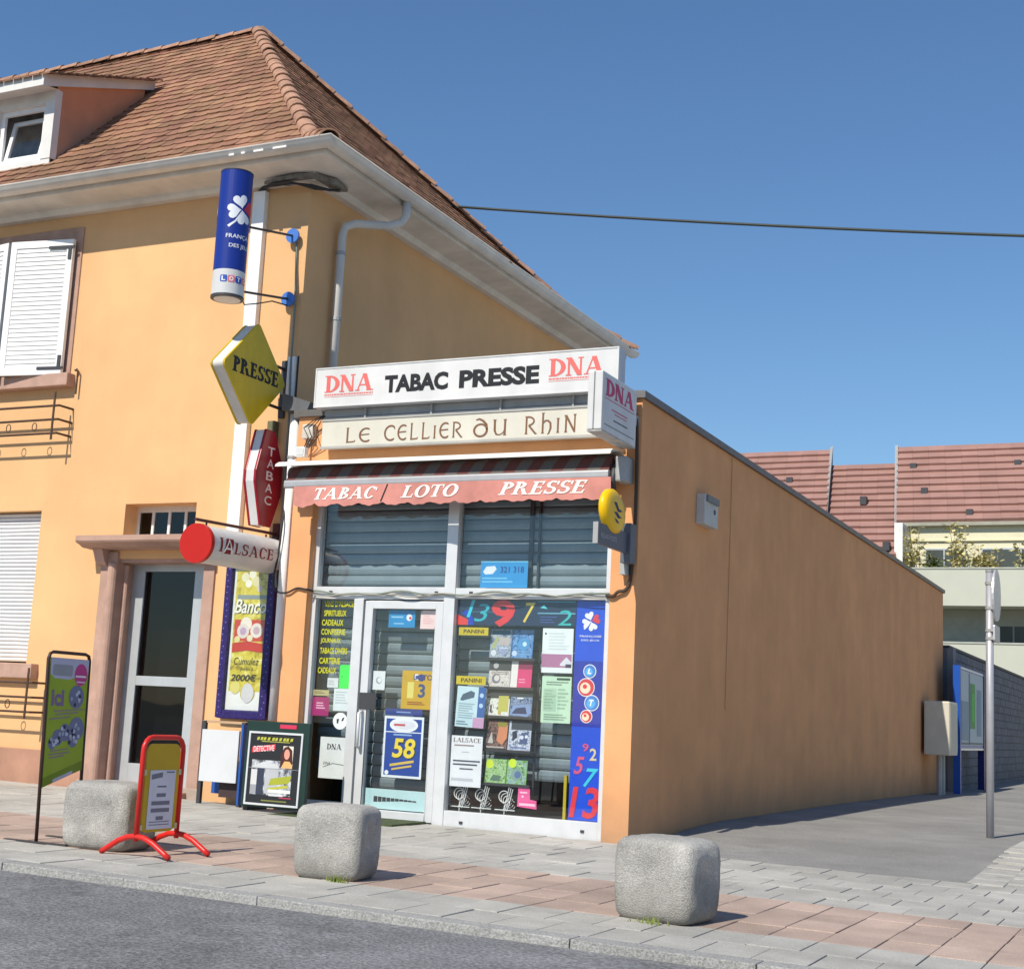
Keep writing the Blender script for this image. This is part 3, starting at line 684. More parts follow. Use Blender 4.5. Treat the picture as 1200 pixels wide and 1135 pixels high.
# ------------------------------------------------------------------ shop
SX, SL, SY, SB = -4.80, -8.80, 12.70, 31.0
shop = thing('tobacco_shop', 'low flat-roofed apricot tobacco shop with glazed front and long blank side wall', 'shop', (-6.8, SY, 0))
mb = MB(); O = (-8.54, -5.07, -.3, 3.36)
wall_y(SY, SL, SX, -.3, 4.24, [O], .14, mb)
n = 24
vs = []
for i in range(n+1):
    y = SY+(SB-SY)*i/n; zt_ = 4.24-.09*i/n; vs += [(SX, y, -.3), (SX, y, zt_)]
mb.add(vs, [(2*i, 2*i+2, 2*i+3, 2*i+1) for i in range(n)])
mb.quad((SX, SB, -.3), (SL, SB, -.3), (SL, SB, 4.15), (SX, SB, 4.15)); mb.quad((SL, SY, -.3), (SL, SY, 4.24), (SL, SB, 4.15), (SL, SB, -.3))
mb.quad((HX-.1, SY+.36, -.3), (SL, SY+.36, -.3), (SL, SY+.36, 4.20), (HX-.1, SY+.36, 4.20))
mb.build('wall', STUCCO_S, shop, recalc=False)
mb = MB(); mb.box(HX-.02, SX-.2, SY+.2, SB-.2, 3.9, 4.02); mb.build('flat_roof', ZINC, shop)
mb = MB()                                                            # metal coping
mb.add([(SX+.04, SY-.04, 4.235), (SX+.04, SB+.03, 4.145), (SX-.28, SB+.03, 4.145), (SX-.28, SY-.04, 4.235), (SX+.04, SY-.04, 4.305), (SX+.04, SB+.03, 4.215), (SX-.28, SB+.03, 4.225), (SX-.28, SY-.04, 4.325)], [(0, 1, 2, 3), (4, 7, 6, 5), (0, 4, 5, 1), (1, 5, 6, 2), (2, 6, 7, 3), (3, 7, 4, 0)])
mb.box(SL-.05, SX-.285, SY-.04, SY+.24, 4.235, 4.31); mb.build('coping', mat('dark_zinc_coping', (.17, .16, .155), .5, .15, 5, 0, metal=.5), shop)
YF = 12.80                                                           # front of the glazing frames
fr = MB()
fb = lambda a, b, c, d, e=0: fr.box(a, b, YF-e, YF+.09, c, d)
fb(-8.55, -8.485, -.1, 3.38); fb(-5.15, -5.06, -.1, 3.38); fb(-6.925, -6.80, -.1, 3.38, .012)
fb(-8.485, -6.925, 2.262, 2.392); fb(-6.80, -5.15, 2.275, 2.382); fb(-8.485, -6.925, 3.30, 3.38); fb(-6.80, -5.15, 3.30, 3.38)
fb(-6.80, -5.15, -.05, .165); fb(-8.485, -8.0, -.05, .16); fb(-8.0, -7.885, -.05, 2.262, .006)
fro = fr.build('window_frame', ALU, shop, bevel=.004)
for nme, (a, b, c, d) in (('upper_pane', (-8.485, -6.925, 2.392, 3.30)), ('upper_pane', (-6.80, -5.15, 2.382, 3.30)), ('side_pane', (-8.485, -8.0, .16, 2.262)), ('display_pane', (-6.80, -5.15, .165, 2.275))):
    mb = MB(); mb.box(a, b, YF+.050, YF+.056, c, d); mb.build(nme, GLASS, shop)
mb = MB()
for i, (x, z) in enumerate(((-8.30, 2.335), (-7.02, 2.335), (-6.62, 2.335), (-5.30, 2.335), (-5.30, .075), (-6.6, .06))): mb.box(x-.018, x+.018, YF-.012, YF-.002, z-.012, z+.012)
mb.build('frame_fixings', DARKMETAL, fro)
dr = MB()
for (a, b, c, d) in ((-7.865, -7.77, .03, 2.245), (-7.02, -6.935, .03, 2.245), (-7.77, -7.02, 2.165, 2.245), (-7.77, -7.02, .03, .115)): dr.box(a, b, YF+.006, YF+.07, c, d)
dro = dr.build('shop_door', ALU, shop, bevel=.005)
mb = MB(); mb.box(-7.77, -7.02, YF+.050, YF+.056, .115, 2.165); mb.build('pane', GLASS, dro)
mb = MB(); mb.tube([(-7.82, YF+.0, .72), (-7.82, YF-.06, .74), (-7.82, YF-.06, 1.08), (-7.82, YF, 1.10)], .017, 8); mb.build('handle', ALU, dro, smooth=True)
mb = MB(); mb.box(-7.86, -7.66, YF-.004, YF+.004, 1.12, 1.29); mb.build('lock_plate', DARKMETAL, dro)
mb = MB(); mb.box(-8.6, -5.0, YF+.75, YF+.77, -.1, 3.5); mb.box(-8.6, -5.0, YF+.1, YF+.75, -.12, -.02); mb.build('dark_shop_interior', DARK, shop)
# closed metal slat curtain behind the glass, slat by slat
sp = .1165
def slat_mesh(x0, x1):
    mb = MB(); h = sp; pr = [(0, .002), (-.012, .022), (-.017, h*.5), (-.012, h-.022), (0, h-.006), (.012, h-.006)]
    n = len(pr); xm = (x0+x1)/2
    vs = [(x0-xm, a, b) for a, b in pr]+[(x1-xm, a, b) for a, b in pr]
    mb.add(vs, [(i, i+1, n+i+1, n+i) for i in range(n-1)]); return mb, xm
for (x0, x1, zlo, yy) in ((-8.53, -6.87, 2.30, 12.98), (-6.86, -5.09, 2.30, 12.98), (-8.53, -7.93, .46, 13.10), (-7.92, -6.88, .20, 13.10), (-6.87, -5.09, .50, 13.10)):
    cur = bpy.data.objects.new('slat_curtain', None); COL.objects.link(cur); cur.parent = shop; ORG[cur.name] = ORG[shop.name]
    mb, xm = slat_mesh(x0, x1); s0 = None; z = zlo; top = 3.40 if zlo > 2 else 2.33
    while z < top:
        if s0 is None: s0 = mb.build('slat', SLATB, cur, org=(0, 0, 0), recalc=False); o = s0
        else: o = s0.copy(); COL.objects.link(o); o.parent = cur
        o.location = Vector((xm, yy+random.uniform(-.002, .002), z))-ORG[shop.name]; z += sp
mb = MB(); mb.box(-6.06, -6.02, 12.93, 12.965, 2.40, 3.35); mb.box(-5.96, -5.94, 12.93, 12.965, 2.40, 3.35); mb.build('curtain_guide', DARKMETAL, shop)
# rain pipe in the corner between the houses
mb = MB(); mb.tube([(-8.935, SY+.12, 4.30), (-8.935, SY+.12, .95)], .056, 12); rp = mb.build('rainwater_pipe', PVCW, shop, smooth=True)
mb = MB(); mb.tube([(-8.935, SY+.12, 3.80), (-8.935, SY+.12, 3.83)], .064, 12); mb.build('pipe_clip', ZINC, rp)
mb = MB(); mb.add([(-9.03, SY-.02, 4.33), (-8.70, SY-.02, 4.30), (-8.70, SY+.25, 4.30), (-9.03, SY+.25, 4.33), (-9.03, SY-.02, 4.52), (-8.66, SY-.02, 4.40), (-8.66, SY+.25, 4.40), (-9.03, SY+.25, 4.52)], [(0, 3, 2, 1), (4, 5, 6, 7), (0, 1, 5, 4), (1, 2, 6, 5), (2, 3, 7, 6), (3, 0, 4, 7)]); mb.build('rain_hopper', mat('dark_grey_zinc', (.12, .125, .14), .5, .15, 8), rp)

mb = MB(); mb.tube([(SX+.012, 15.66, 4.20), (SX+.010, 15.65, 3.2), (SX+.012, 15.60, 1.36), (SX+.02, 15.60, 1.30)], .0035, 5); tag(mb.build('thin_wire', mat('wire_brown', (.40, .22, .11), .8), org=(SX, 15.6, 1.3)), 'thin brown wire hanging straight down the blank side wall', 'wire')
# meter box on the side wall
mb = MB(); mb.box(SX, SX+.10, 14.42, 14.90, 3.25, 3.58)
bx_ = mb.build('wall_box', mat('pale_grey_plastic', (.52, .52, .50), .6, .08, 6), org=(SX, 14.66, 3.25), bevel=.012); tag(bx_, 'small pale grey box with vent hood high on the blank side wall', 'vent box')
mb = MB(); mb.box(SX+.1, SX+.125, 14.46, 14.86, 3.50, 3.57); mb.build('hood_flap', mat('grey_flap', (.20, .20, .20), .6), bx_)
mb = MB(); mb.tube([(SX+.1, 14.76, 3.42), (SX+.105, 14.76, 3.42)], .03, 10); mb.build('vent_hole', DARKMETAL, bx_)

# ------------------------------------------------------------------ signs over the shop window
RED = ink((218, 106, 100)); BLACK = ink((24, 26, 30)); BROWN = ink((120, 84, 58)); WHITE = ink((244, 244, 242)); GREYL = ink((170, 165, 165))
SIGNW = mat('sign_white_acrylic', (.66, .66, .65), .4, .06, 3, 0, streak=.10, blots=((5., .66, .08),)); SIGNC = mat('sign_cream_acrylic', (.64, .61, .52), .4, .05, 3, 0, streak=.06)
t = thing('fascia_sign', 'wide white box sign with bold black TABAC PRESSE lettering above the awning', 'shop sign', (-6.73, 12.6, 4.284))
mb = MB(); mb.box(-8.485, -4.985, 12.505, 12.68, 4.284, 4.718); mb.build('sign_box', mat('sign_box_metal', (.52, .55, .60), .5, .08, 4), t, bevel=.006)
mb = MB(); mb.box(-8.475, -4.995, 12.497, 12.507, 4.294, 4.706); mb.build('face', SIGNW, t)
mb = MB(); F_ = FY(12.497)
for c, d in ((4.284, 4.297), (4.705, 4.718)): mb.box(-8.487, -4.983, 12.490, 12.52, c, d)
for a, b in ((-8.487, -8.472), (-4.998, -4.983)): mb.box(a, b, 12.491, 12.52, 4.297, 4.705)
mb.build('rim', SIGNW, t)
for s_, a, b in (('TABAC', -7.615, -6.86), ('PRESSE', -6.73, -5.83)):
    mb = MB(); mb.tris(text(s_, a, b, 4.398, 4.588, .048), FY(12.496), .002); mb.build('lettering', BLACK, t, recalc=False)
mb = MB()
for a, b, c, d in ((-8.36, -7.755, 4.442, 4.628), (-5.725, -5.13, 4.458, 4.640)):
    mb = MB(); stack(mb, fit(serif('DNA', .02, B=.22, T=.08), a, b, c, d), FY(12.496), .001, 0)
    for k in range(1):
        x = a
        while x < b-.01:
            w = random.uniform(.015, .04); mb.sheet(rect(x, min(x+w, b), c-.032-k*.028, c-.018-k*.028), FY(12.496), .001, 0); x += w+(.006 if k == 0 else -.0001)
    mb.sheet(rect(a, b, c-.050, c-.046), FY(12.496), .0015, 0); mb.build('red_lettering', RED, t, recalc=False)
mb = MB(); mb.box(-8.42, -5.0, 12.62, 12.69, 4.20, 4.28); mb.box(-8.42, -5.0, 12.60, 12.64, 4.165, 4.19)
for x in (-7.9, -7.1, -6.3, -5.5): mb.box(x, x+.02, 12.585, 12.62, 4.15, 4.30)
mb.build('mounting_rail', ZINC, t)

t = thing('name_sign', 'long cream sign with brown uncial lettering below the wide white sign', 'shop sign', (-6.8, 12.6, 3.85))
mb = MB(); mb.box(-8.40, -4.99, 12.555, 12.68, 3.852, 4.15); mb.build('sign_box', SIGNC, t, bevel=.012)
mb = MB(); mb.box(-8.41, -4.98, 12.545, 12.57, 3.84, 3.865); mb.box(-8.41, -4.98, 12.545, 12.57, 4.14, 4.16); mb.build('rim', mat('sign_rim_grey', (.40, .39, .36), .5), t)
for s_, a, b, c, d in (('LE', -8.09, -7.79, 3.895, 4.06), ('CELLIER', -7.62, -6.69, 3.895, 4.075), ('DU', -6.57, -6.19, 3.89, 4.09), ('RHIN', -5.99, -5.43, 3.885, 4.11)):
    letters(fit_groups(spell(uncial, s_, .16), a, b, c, d), FY(12.555), .002, BROWN, t)

# projecting newspaper sign
t = thing('projecting_sign', 'boxy white newspaper sign projecting from the wall over the shop corner', 'shop sign', (-4.9, 12.2, 3.72))
mb = MB(); mb.box(-4.965, -4.905, 11.71, 12.60, 3.73, 4.28); mb.box(-4.895, -4.82, 11.71, 12.60, 3.73, 4.28); mb.build('sign_box', SIGNW, t, bevel=.012)
mb = MB(); mb.box(-4.905, -4.895, 11.73, 12.58, 3.74, 4.27); mb.box(-4.96, -4.83, 12.60, 12.70, 3.95, 4.05); mb.build('seam', ZINC, t)
mb = MB(); mb.box(-4.965, -4.82, 11.72, 12.59, 3.715, 3.728); mb.build('underside', mat('sign_underside', (.45, .45, .44), .6, .3, 12), t)
mb = MB(); stack(mb, fit(serif('DNA', .02, B=.24, T=.09), 11.79, 12.52, 4.065, 4.225), FX(-4.82), .002, 0)
mb.sheet(rect(11.78, 12.54, 4.035, 4.042), FX(-4.82), .002); mb.sheet(rect(11.95, 12.35, 3.955, 3.965), FX(-4.82), .002); mb.sheet(rect(12.02, 12.34, 3.925, 3.933), FX(-4.82), .002)
mb.build('red_lettering', ink((200, 60, 110)), t, recalc=False)
mb = MB(); mb.sheet(rect(12.0, 12.36, 3.86, 3.872), FX(-4.82), .002); mb.sheet(rect(11.78, 12.54, 3.79, 3.797), FX(-4.82), .002); mb.build('small_print', ink((70, 70, 80)), t, recalc=False)

# ------------------------------------------------------------------ awning
t = thing('awning', 'retracted red shop awning with white lettering on its scalloped valance', 'awning', (-6.9, 12.6, 3.2))
mb = MB(); pr = [(12.70, 3.700), (12.60, 3.715), (12.42, 3.690), (12.36, 3.655), (12.355, 3.632), (12.37, 3.632), (12.42, 3.668), (12.60, 3.690), (12.70, 3.676)]
n = len(pr); vs = [(-8.83, a, b) for a, b in pr]+[(-4.98, a, b) for a, b in pr]
mb.add(vs, [tuple(range(n)), tuple(range(2*n-1, n-1, -1))]+[(i, (i+1) % n, n+(i+1) % n, n+i) for i in range(n)]); mb.build('hood', WHITEPAINT, t)
fab = bpy.data.materials.new('striped_awning_cloth'); fab.use_nodes = True
N = fab.node_tree.nodes; L = fab.node_tree.links
g_ = N.new('ShaderNodeNewGeometry'); sx = N.new('ShaderNodeSeparateXYZ'); L.new(g_.outputs['Position'], sx.inputs[0])
m1 = N.new('ShaderNodeMath'); m1.operation = 'MULTIPLY_ADD'; L.new(sx.outputs['Y'], m1.inputs[0]); m1.inputs[1].default_value = -1.2; L.new(sx.outputs['X'], m1.inputs[2])
m2 = N.new('ShaderNodeMath'); m2.operation = 'PINGPONG'; L.new(m1.outputs[0], m2.inputs[0]); m2.inputs[1].default_value = .13
m3 = N.new('ShaderNodeMath'); m3.operation = 'GREATER_THAN'; L.new(m2.outputs[0], m3.inputs[0]); m3.inputs[1].default_value = .065
mi = N.new('ShaderNodeMix'); mi.data_type = 'RGBA'; mi.inputs[6].default_value = (.13, .045, .04, 1); mi.inputs[7].default_value = (.12, .108, .10, 1); L.new(m3.outputs[0], mi.inputs['Factor'])
L.new(mi.outputs[2], N['Principled BSDF'].inputs['Base Color']); N['Principled BSDF'].inputs['Roughness'].default_value = .9
mb = MB(); mb.tube([(-8.76, 12.58, 3.575), (-5.02, 12.58, 3.575)], .085, 14); mb.quad((-8.74, 12.50, 3.60), (-5.03, 12.50, 3.60), (-5.03, 12.46, 3.49), (-8.74, 12.46, 3.49)); mb.build('rolled_cloth', fab, t, recalc=False)
mb = MB(); pr = rrect(12.415, 12.475, 3.405, 3.49, .02, 3); n = len(pr); vs = [(-8.74, a, b) for a, b in pr]+[(-5.02, a, b) for a, b in pr]
mb.add(vs, [tuple(range(n)), tuple(range(2*n-1, n-1, -1))]+[(i, (i+1) % n, n+(i+1) % n, n+i) for i in range(n)]); mb.build('front_bar', mat('bar_grey', (.42, .42, .43), .45, .08, 5, metal=.3), t)
VY = 12.405
def vy(x, z): return VY-.008*math.sin(x*9)*(3.41-z)/.2-.012*math.sin(x*3.1+1)*(3.41-z)/.2
mb = MB(); vs = []; nx = 220; fs = []; x0, x1 = -8.60, -4.985
for i in range(nx+1):
    x = x0+(x1-x0)*i/nx; low = 3.225-.034*abs(math.sin((x-x0)/(x1-x0)*math.pi*13))+.006*math.sin(x*23)+.004*math.sin(x*61)
    for k in range(5): z = 3.415+(low-3.415)*k/4; vs.append((x, vy(x, z), z))
for i in range(nx):
    for k in range(4): a = i*5+k; fs.append((a, a+1, a+6, a+5))
mb.add(vs, fs); mb.build('valance', mat('faded_red_cloth', (.60, .25, .21), .9, .14, 5, .15, 200, patch=.1), t, smooth=True, recalc=False)
for s, a, b in (('TABAC', -8.33, -7.56), ('LOTO', -7.29, -6.62), ('PRESSE', -6.17, -5.22)):
    letters(fit_groups(spell(glyph, s, .05, B=.20, T=.10), a, b, 3.262, 3.392, .28), lambda u, v, d=0: (u, vy(u, v)-.004-d, v), .001, ink((245, 232, 226), .8), t)
mb = MB(); mb.sheet([(-7.52, 3.23), (-7.505, 3.23), (-7.44, 3.41), (-7.455, 3.41)], lambda u, v, d=0: (u, vy(u, v)-d, v), .004); mb.build('tear', DARK, t, recalc=False)
mb = MB(); mb.box(-4.975, -4.865, 12.47, 12.70, 3.38, 3.63); mb.build('end_bracket', ZINC, t, bevel=.02)
mb = MB(); mb.tube([(-5.03, 12.60, 3.58), (-4.99, 12.50, 3.50), (-4.995, 12.47, 3.38), (-5.0, 12.52, 3.30)], .03, 8); mb.tube([(-8.72, 12.60, 3.58), (-8.74, 12.50, 3.50), (-8.74, 12.48, 3.42)], .03, 8); mb.build('folding_arm', DARKMETAL, t, smooth=True)

# floodlight over the name sign's left end
t = thing('floodlight', 'small white floodlight with loose wires left of the cream sign', 'lamp', (-8.62, 12.6, 3.75))
mb = MB(); mb.plate(rrect(-8.70, -8.57, 3.76, 3.87, .025, 3), FY(12.58), 0, .07); mb.build('housing', WHITEPAINT, t, bevel=.0)
mb = MB(); mb.plate(rrect(-8.685, -8.585, 3.775, 3.855, .015, 3), FY(12.508), 0, .004); mb.build('lens', mat('lamp_lens', (.62, .62, .60), .2), t)
mb = MB(); mb.tube([(-8.63, 12.60, 3.82), (-8.62, 12.66, 3.95), (-8.64, 12.695, 4.05)], .012, 6); mb.build('bracket', ZINC, t)
mb = MB()
for k in range(4):
    mb.tube([(-8.66+.02*k, 12.62, 3.87), (-8.60+.05*k, 12.60-.01*k, 3.99), (-8.68+.06*k, 12.62, 4.10), (-8.52+.03*k, 12.60, 4.19), (-8.40, 12.64, 4.24)], .006, 5)
mb.build('wires', CABLE, t)
mb = MB(); mb.box(-8.70, -8.56, 12.62, 12.70, 3.98, 4.14); tag(mb.build('junction_box', mat('aged_white_box', (.6, .56, .5), .6, .2, 20), org=(-8.63, 12.66, 3.98), bevel=.012), 'aged white junction box on the wall above the little floodlight', 'junction box')

# ------------------------------------------------------------------ projecting signs on the house corner
# lottery cylinder
CX, CY, CR = -9.20, 11.78, .172
def cyl_frame(ang0):                                               # u is arc length, v height; text reads left to right
    return lambda u, v, d=0: (CX+(CR+d)*math.cos(R(ang0)+u/CR), CY+(CR+d)*math.sin(R(ang0)+u/CR), v)
t = thing('lottery_sign', 'blue and white upright cylinder sign with four-leaf clover held off the house by two arms', 'lottery sign', (CX, CY, 5.36))
def cylband(z0, z1, m, name):
    mb = MB(); mb.tube([(CX, CY, z0), (CX, CY, z1)], CR, 40); return mb.build(name, m, t)
BLUE = mat('lottery_blue', lin((26, 50, 140)), .35, .05, 3, streak=.05)
o = cylband(5.635, 6.74, BLUE, 'blue_drum'); o2 = cylband(5.37, 5.634, SIGNW, 'white_drum')
for za, zb in ((5.345, 5.37), (6.74, 6.75)):
    mb = MB(); mb.tube([(CX, CY, za), (CX, CY, zb)], CR+.004, 40); mb.build('end_rim', DARKMETAL, t)
mb = MB(); mb.tube([(CX, CY, 5.338), (CX, CY, 5.346)], CR-.03, 32); mb.build('end_cap', SIGNW, t)
cf = cyl_frame(-58)
ccu, ccv = .105, 6.30
PALE = ink((226, 230, 238))
for a in (105, 195, 285):
    mb = MB(); mb.tris(split([heart(ccu+.010*math.cos(R(a)), ccv+.010*math.sin(R(a)), .165, a)], .04), cf, .003); mb.build('clover_petal', PALE, t, recalc=False)
mb = MB(); mb.tris(split(ribbon([(ccu-.14, ccv-.20), (ccu-.07, ccv-.14), (ccu+.0, ccv-.01)], [.03, .018, .008]), .05), cf, .003); mb.build('clover_stem', PALE, t, recalc=False)
for s_, a, b, c, d in (('FRANÇAISE', -.05, .30, 5.965, 6.02), ('DES JEUX', -.01, .26, 5.86, 5.915)):
    mb = MB(); mb.tris(split(text(s_, a, b, c, d, .01), .04), cf, .003); mb.build('lettering', PALE, t, recalc=False)
mb = MB(); mb.tris(split([heart(-.24, 6.18, .17, 120)], .05), cf, .003); mb.build('clover_petal', PALE, t, recalc=False)
mb = MB(); mb.tris(split([heart(ccu+.012, ccv+.004, .165, 15)], .05), cf, .0032); mb.build('red_petal', ink((205, 50, 70)), t, recalc=False)
mb = MB()
for k, c in enumerate('LOTO'): mb.tris(split([rrect(-.075+k*.082, .0+k*.082, 5.49, 5.565, .015, 3)], .04), cf, .0025, k % 2)
mb.build('logo_tiles', [ink((30, 80, 175)), ink((214, 120, 130))], t, recalc=False)
mb = MB()
for k, c in enumerate('LOTO'): mb.tris(split(text(c, -.058+k*.082, -.017+k*.082, 5.503, 5.552, .02), .03), cf, .004)
mb.build('logo_letters', WHITE, t, recalc=False)
BL2 = mat('bracket_blue', lin((70, 120, 200)), .45, .1, 8)
for z in (6.42, 5.67):
    mb = MB(); mb.tube([(CX, CY+CR-.01, z-.20 if z > 6 else z-.18), (CX, G0-.08, z)], .014, 8); mb.build('arm', DARKMETAL, t)
    mb = MB(); mb.tube([(CX, G0-.085, z), (CX, G0-.06, z)], .085, 20); mb.tube([(CX, G0-.06, z), (CX, G0+.01, z)], .03, 10); mb.build('wall_flange', BL2, t)
mb = MB(); mb.tube([(CX, CY+CR, 5.50), (CX-.01, CY+.32, 5.38), (CX, CY+.55, 5.46), (CX, CY+.8, 5.56), (CX, G0-.03, 5.60)], .008, 6); mb.build('supply_cable', CABLE, t)

# yellow diamond
t = thing('press_sign', 'yellow diamond PRESSE sign projecting from the house corner', 'shop sign', (-9.2, 12.27, 4.1))
YEL = mat('sign_yellow', lin((205, 176, 20)), .4, .09, 4, streak=.16, blots=((9., .66, .15),))
def rdiamond(cy, cz, a, r=.05):
    P = []
    for ang in (-90, 0, 90, 180):
        x, y = cy+(a-r*1.41)*math.cos(R(ang)), cz+(a-r*1.41)*math.sin(R(ang)); P += arc(x, y, r, r, ang-45, ang+45, 4)
    return P
D_ = rdiamond(12.27, 4.645, .565)
mb = MB(); mb.plate(D_, FX(-9.28), .002, .140); mb.build('rim', mat('sign_rim_white', (.62, .60, .56), .5, .1, 6), t)
for x0, x1, nm in ((-9.142, -9.115, 'face'), (-9.302, -9.276, 'face')):
    mb = MB(); mb.plate(rdiamond(12.27, 4.645, .575), FX(0), x0, x1); mb.build(nm, YEL, t, bevel=.006)
letters(fit_groups(spell(glyph, 'PRESSE', .03, B=.25, T=.13), 11.86, 12.70, 4.585, 4.755), FX(-9.115), .0015, BLACK, t)
for z in (4.86, 4.40):
    mb = MB(); mb.tube([(-9.21, 12.50 if z > 4.6 else 12.48, z), (-9.21, G0+.02, z)], .018, 6); mb.build('arm', DARKMETAL, t)
mb = MB(); mb.box(-9.245, -9.175, G0-.03, G0+.005, 4.30, 4.96); mb.build('wall_bracket', DARKMETAL, t)

# red lozenge
t = thing('tobacco_sign', 'dark red elongated lozenge TABAC sign on the house corner', 'shop sign', (-9.2, 12.66, 3.03))
TR_ = mat('sign_red', lin((150, 24, 42)), .3, .08, 4)
hexa = [(12.58, 3.04), (12.76, 3.04), (12.905, 3.40), (12.905, 3.72), (12.72, 4.09), (12.56, 4.09), (12.43, 3.62), (12.43, 3.50)]
sc_ = lambda P, k: [(12.665+(a-12.665)*k, 3.565+(b-3.565)*(1-(1-k)*.5)) for a, b in P]
mb = MB(); mb.plate(hexa, FX(-9.275), .02, .125); mb.build('rim', SIGNW, t)
for x0, x1 in ((-9.152, -9.12), (-9.285, -9.253)):
    mb = MB(); mb.plate(sc_(hexa, 1.03), FX(0), x0, x1); mb.build('face', TR_, t, bevel=.008)
for k, c in enumerate('TABAC'):
    mb = MB(); mb.tris(text(c, 12.61, 12.74, 3.81-k*.135, 3.91-k*.135, .012), FX(-9.12), .0015); mb.build('letter', ink((230, 215, 215)), t, recalc=False)
mb = MB(); mb.tube([(-9.2, 12.80, 3.56), (-9.2, G0+.02, 3.56)], .02, 6); mb.box(-9.23, -9.17, G0-.02, G0+.005, 3.40, 3.75); mb.build('wall_bracket', DARKMETAL, t)

# newspaper tube sign
AX_, AZ_, AR = -9.16, 2.705, .195
t = thing('newspaper_tube_sign', 'white horizontal newspaper tube sign with bright red round end', 'shop sign', (AX_, 12.2, AZ_))
axp = lambda y: AZ_+(y-11.56)*.02
mb = MB(); mb.tube([(AX_, 11.60, axp(11.6)), (AX_, 12.86, axp(12.86))], AR, 40); mb.build('tube', SIGNW, t)
mb = MB(); mb.tube([(AX_, 11.55, axp(11.55)), (AX_, 11.60, axp(11.6))], [AR+.008, AR+.010], 40); mb.build('red_end', mat('bright_red', lin((186, 30, 20)), .35, .04, 4), t)
mb = MB(); mb.tube([(AX_, 12.86, axp(12.86)), (AX_, 12.885, axp(12.88))], AR+.006, 40); mb.build('end_rim', DARKMETAL, t)
tf = lambda u, v, d=0: (AX_+(AR+d)*math.cos(v/AR), u, axp(u)+(AR+d)*math.sin(v/AR))
AR_RED = ink((130, 18, 30))
mb = MB(); sq = [(11.985, -.085), (12.115, -.085), (12.135, .075), (12.02, .075)]
UU = lambda u: 11.70+(u-11.92)*1.10
tg = tf; tf = lambda u, v, d=0: tg(UU(u), v, d)
mb.tris(split(fit(serif('I', .05, B=.22), 11.92, 11.975, -.07, .075), .04), tf, .003); mb.tris(split([sq], .03), tf, .0025)
mb.tris(split(fit(serif('LSACE', .10, B=.17), 12.15, 12.78, -.075, .045), .04), tf, .003); mb.build('lettering', AR_RED, t, recalc=False)
mb = MB(); mb.tris(split(ribbon([(11.99, -.08), (12.065, .06), (12.12, -.08)], .026), .03), tf, .0036); mb.tris(split(ribbon([(12.02, -.03), (12.10, -.03)], .018), .03), tf, .0039); mb.build('white_initial', WHITE, t, recalc=False)
mb = MB(); mb.tube([(AX_, 11.52, 2.945), (AX_, G0+.01, 2.985)], .017, 8)
for y in (11.7, 12.75): mb.tube([(AX_, y, 2.87), (AX_, y, 2.955)], .010, 6)
mb.build('arm', mat('dark_red_arm', (.09, .025, .02), .5, .1, 8), t)
mb = MB(); mb.box(AX_-.04, AX_+.04, G0-.03, G0+.005, 2.86, 3.10); mb.build('wall_bracket', mat('dark_red_arm2', (.10, .02, .02), .5), t)

# small boxes on the corner
mb = MB(); mb.box(-9.34, -9.24, G0-.09, G0, 4.00, 4.26); tag(mb.build('junction_box', mat('mossy_box', (.14, .13, .07), .7, .3, 20), org=(-9.29, G0, 4.0), bevel=.01), 'small dirty olive junction box between the yellow and red signs', 'junction box')
mb = MB(); mb.box(-9.155, -9.065, G0-.05, G0, 4.45, 5.0); tag(mb.build('cable_cover', PVCW, org=(-9.11, G0, 4.45), bevel=.006), 'short white cable cover on the house corner beside the yellow diamond', 'cable cover')
# cables
def cable(name, label, pts, r, m, sub=4):
    P = [Vector(p) for p in pts]; Q = []
    for i in range(len(P)-1):
        p0, p1, p2, p3 = P[max(i-1, 0)], P[i], P[i+1], P[min(i+2, len(P)-1)]
        for k in range(sub):
            u = k/sub; Q.append(.5*((2*p1)+(p2-p0)*u+(2*p0-5*p1+4*p2-p3)*u*u+(3*p1-p0-3*p2+p3)*u**3))
    Q.append(P[-1]); mb = MB(); mb.tube(Q, r, 6); o = mb.build(name, m, org=pts[-1], smooth=True); return tag(o, label, 'cable')
cable('wall_cable', 'grey cable running down the house corner past the signs', [(-9.17, G0-.03, 6.40), (-9.13, G0-.03, 5.6), (-9.10, G0-.06, 4.78), (-9.06, G0-.08, 4.3), (-9.08, G0-.05, 3.6), (-9.07, G0-.06, 3.1), (-9.03, G0-.1, 2.84), (-9.06, G0-.1, 2.6), (-8.98, G0-.20, 2.38)], .012, CABLEG)
cable('wall_cable', 'thin dark cable looping down in front of the white rainwater pipe', [(-9.02, G0-.04, 5.0), (-9.02, G0-.04, 4.0), (-9.0, G0-.10, 3.4), (-8.94, SY+.03, 3.1), (-8.97, SY+.03, 2.7), (-9.0, SY+.02, 2.45), (-8.93, SY+.0, 2.33), (-8.78, SY-.03, 2.31), (-8.66, SY-.02, 2.36), (-8.55, SY-.025, 2.35), (-8.515, SY+.03, 2.345), (-8.50, YF-.025, 2.34)], .011, CABLE)
P = []
for i in range(24):
    x = -8.56+i*(3.50/23); P.append((x, YF-.03-.006*math.sin(i*2.3), 2.345-.035*abs(math.sin(i*.42))+.008*math.sin(i*1.9)))
cable('wall_cable', 'loose green-grey cable strung along the white window transom', P, .012, CABLEG, 2)
P = [(-8.6+i*.11, YF-.035-.006*math.cos(i*1.7), 2.325-.03*abs(math.sin(i*.33+1))+.010*math.cos(i*1.3)) for i in range(33)]
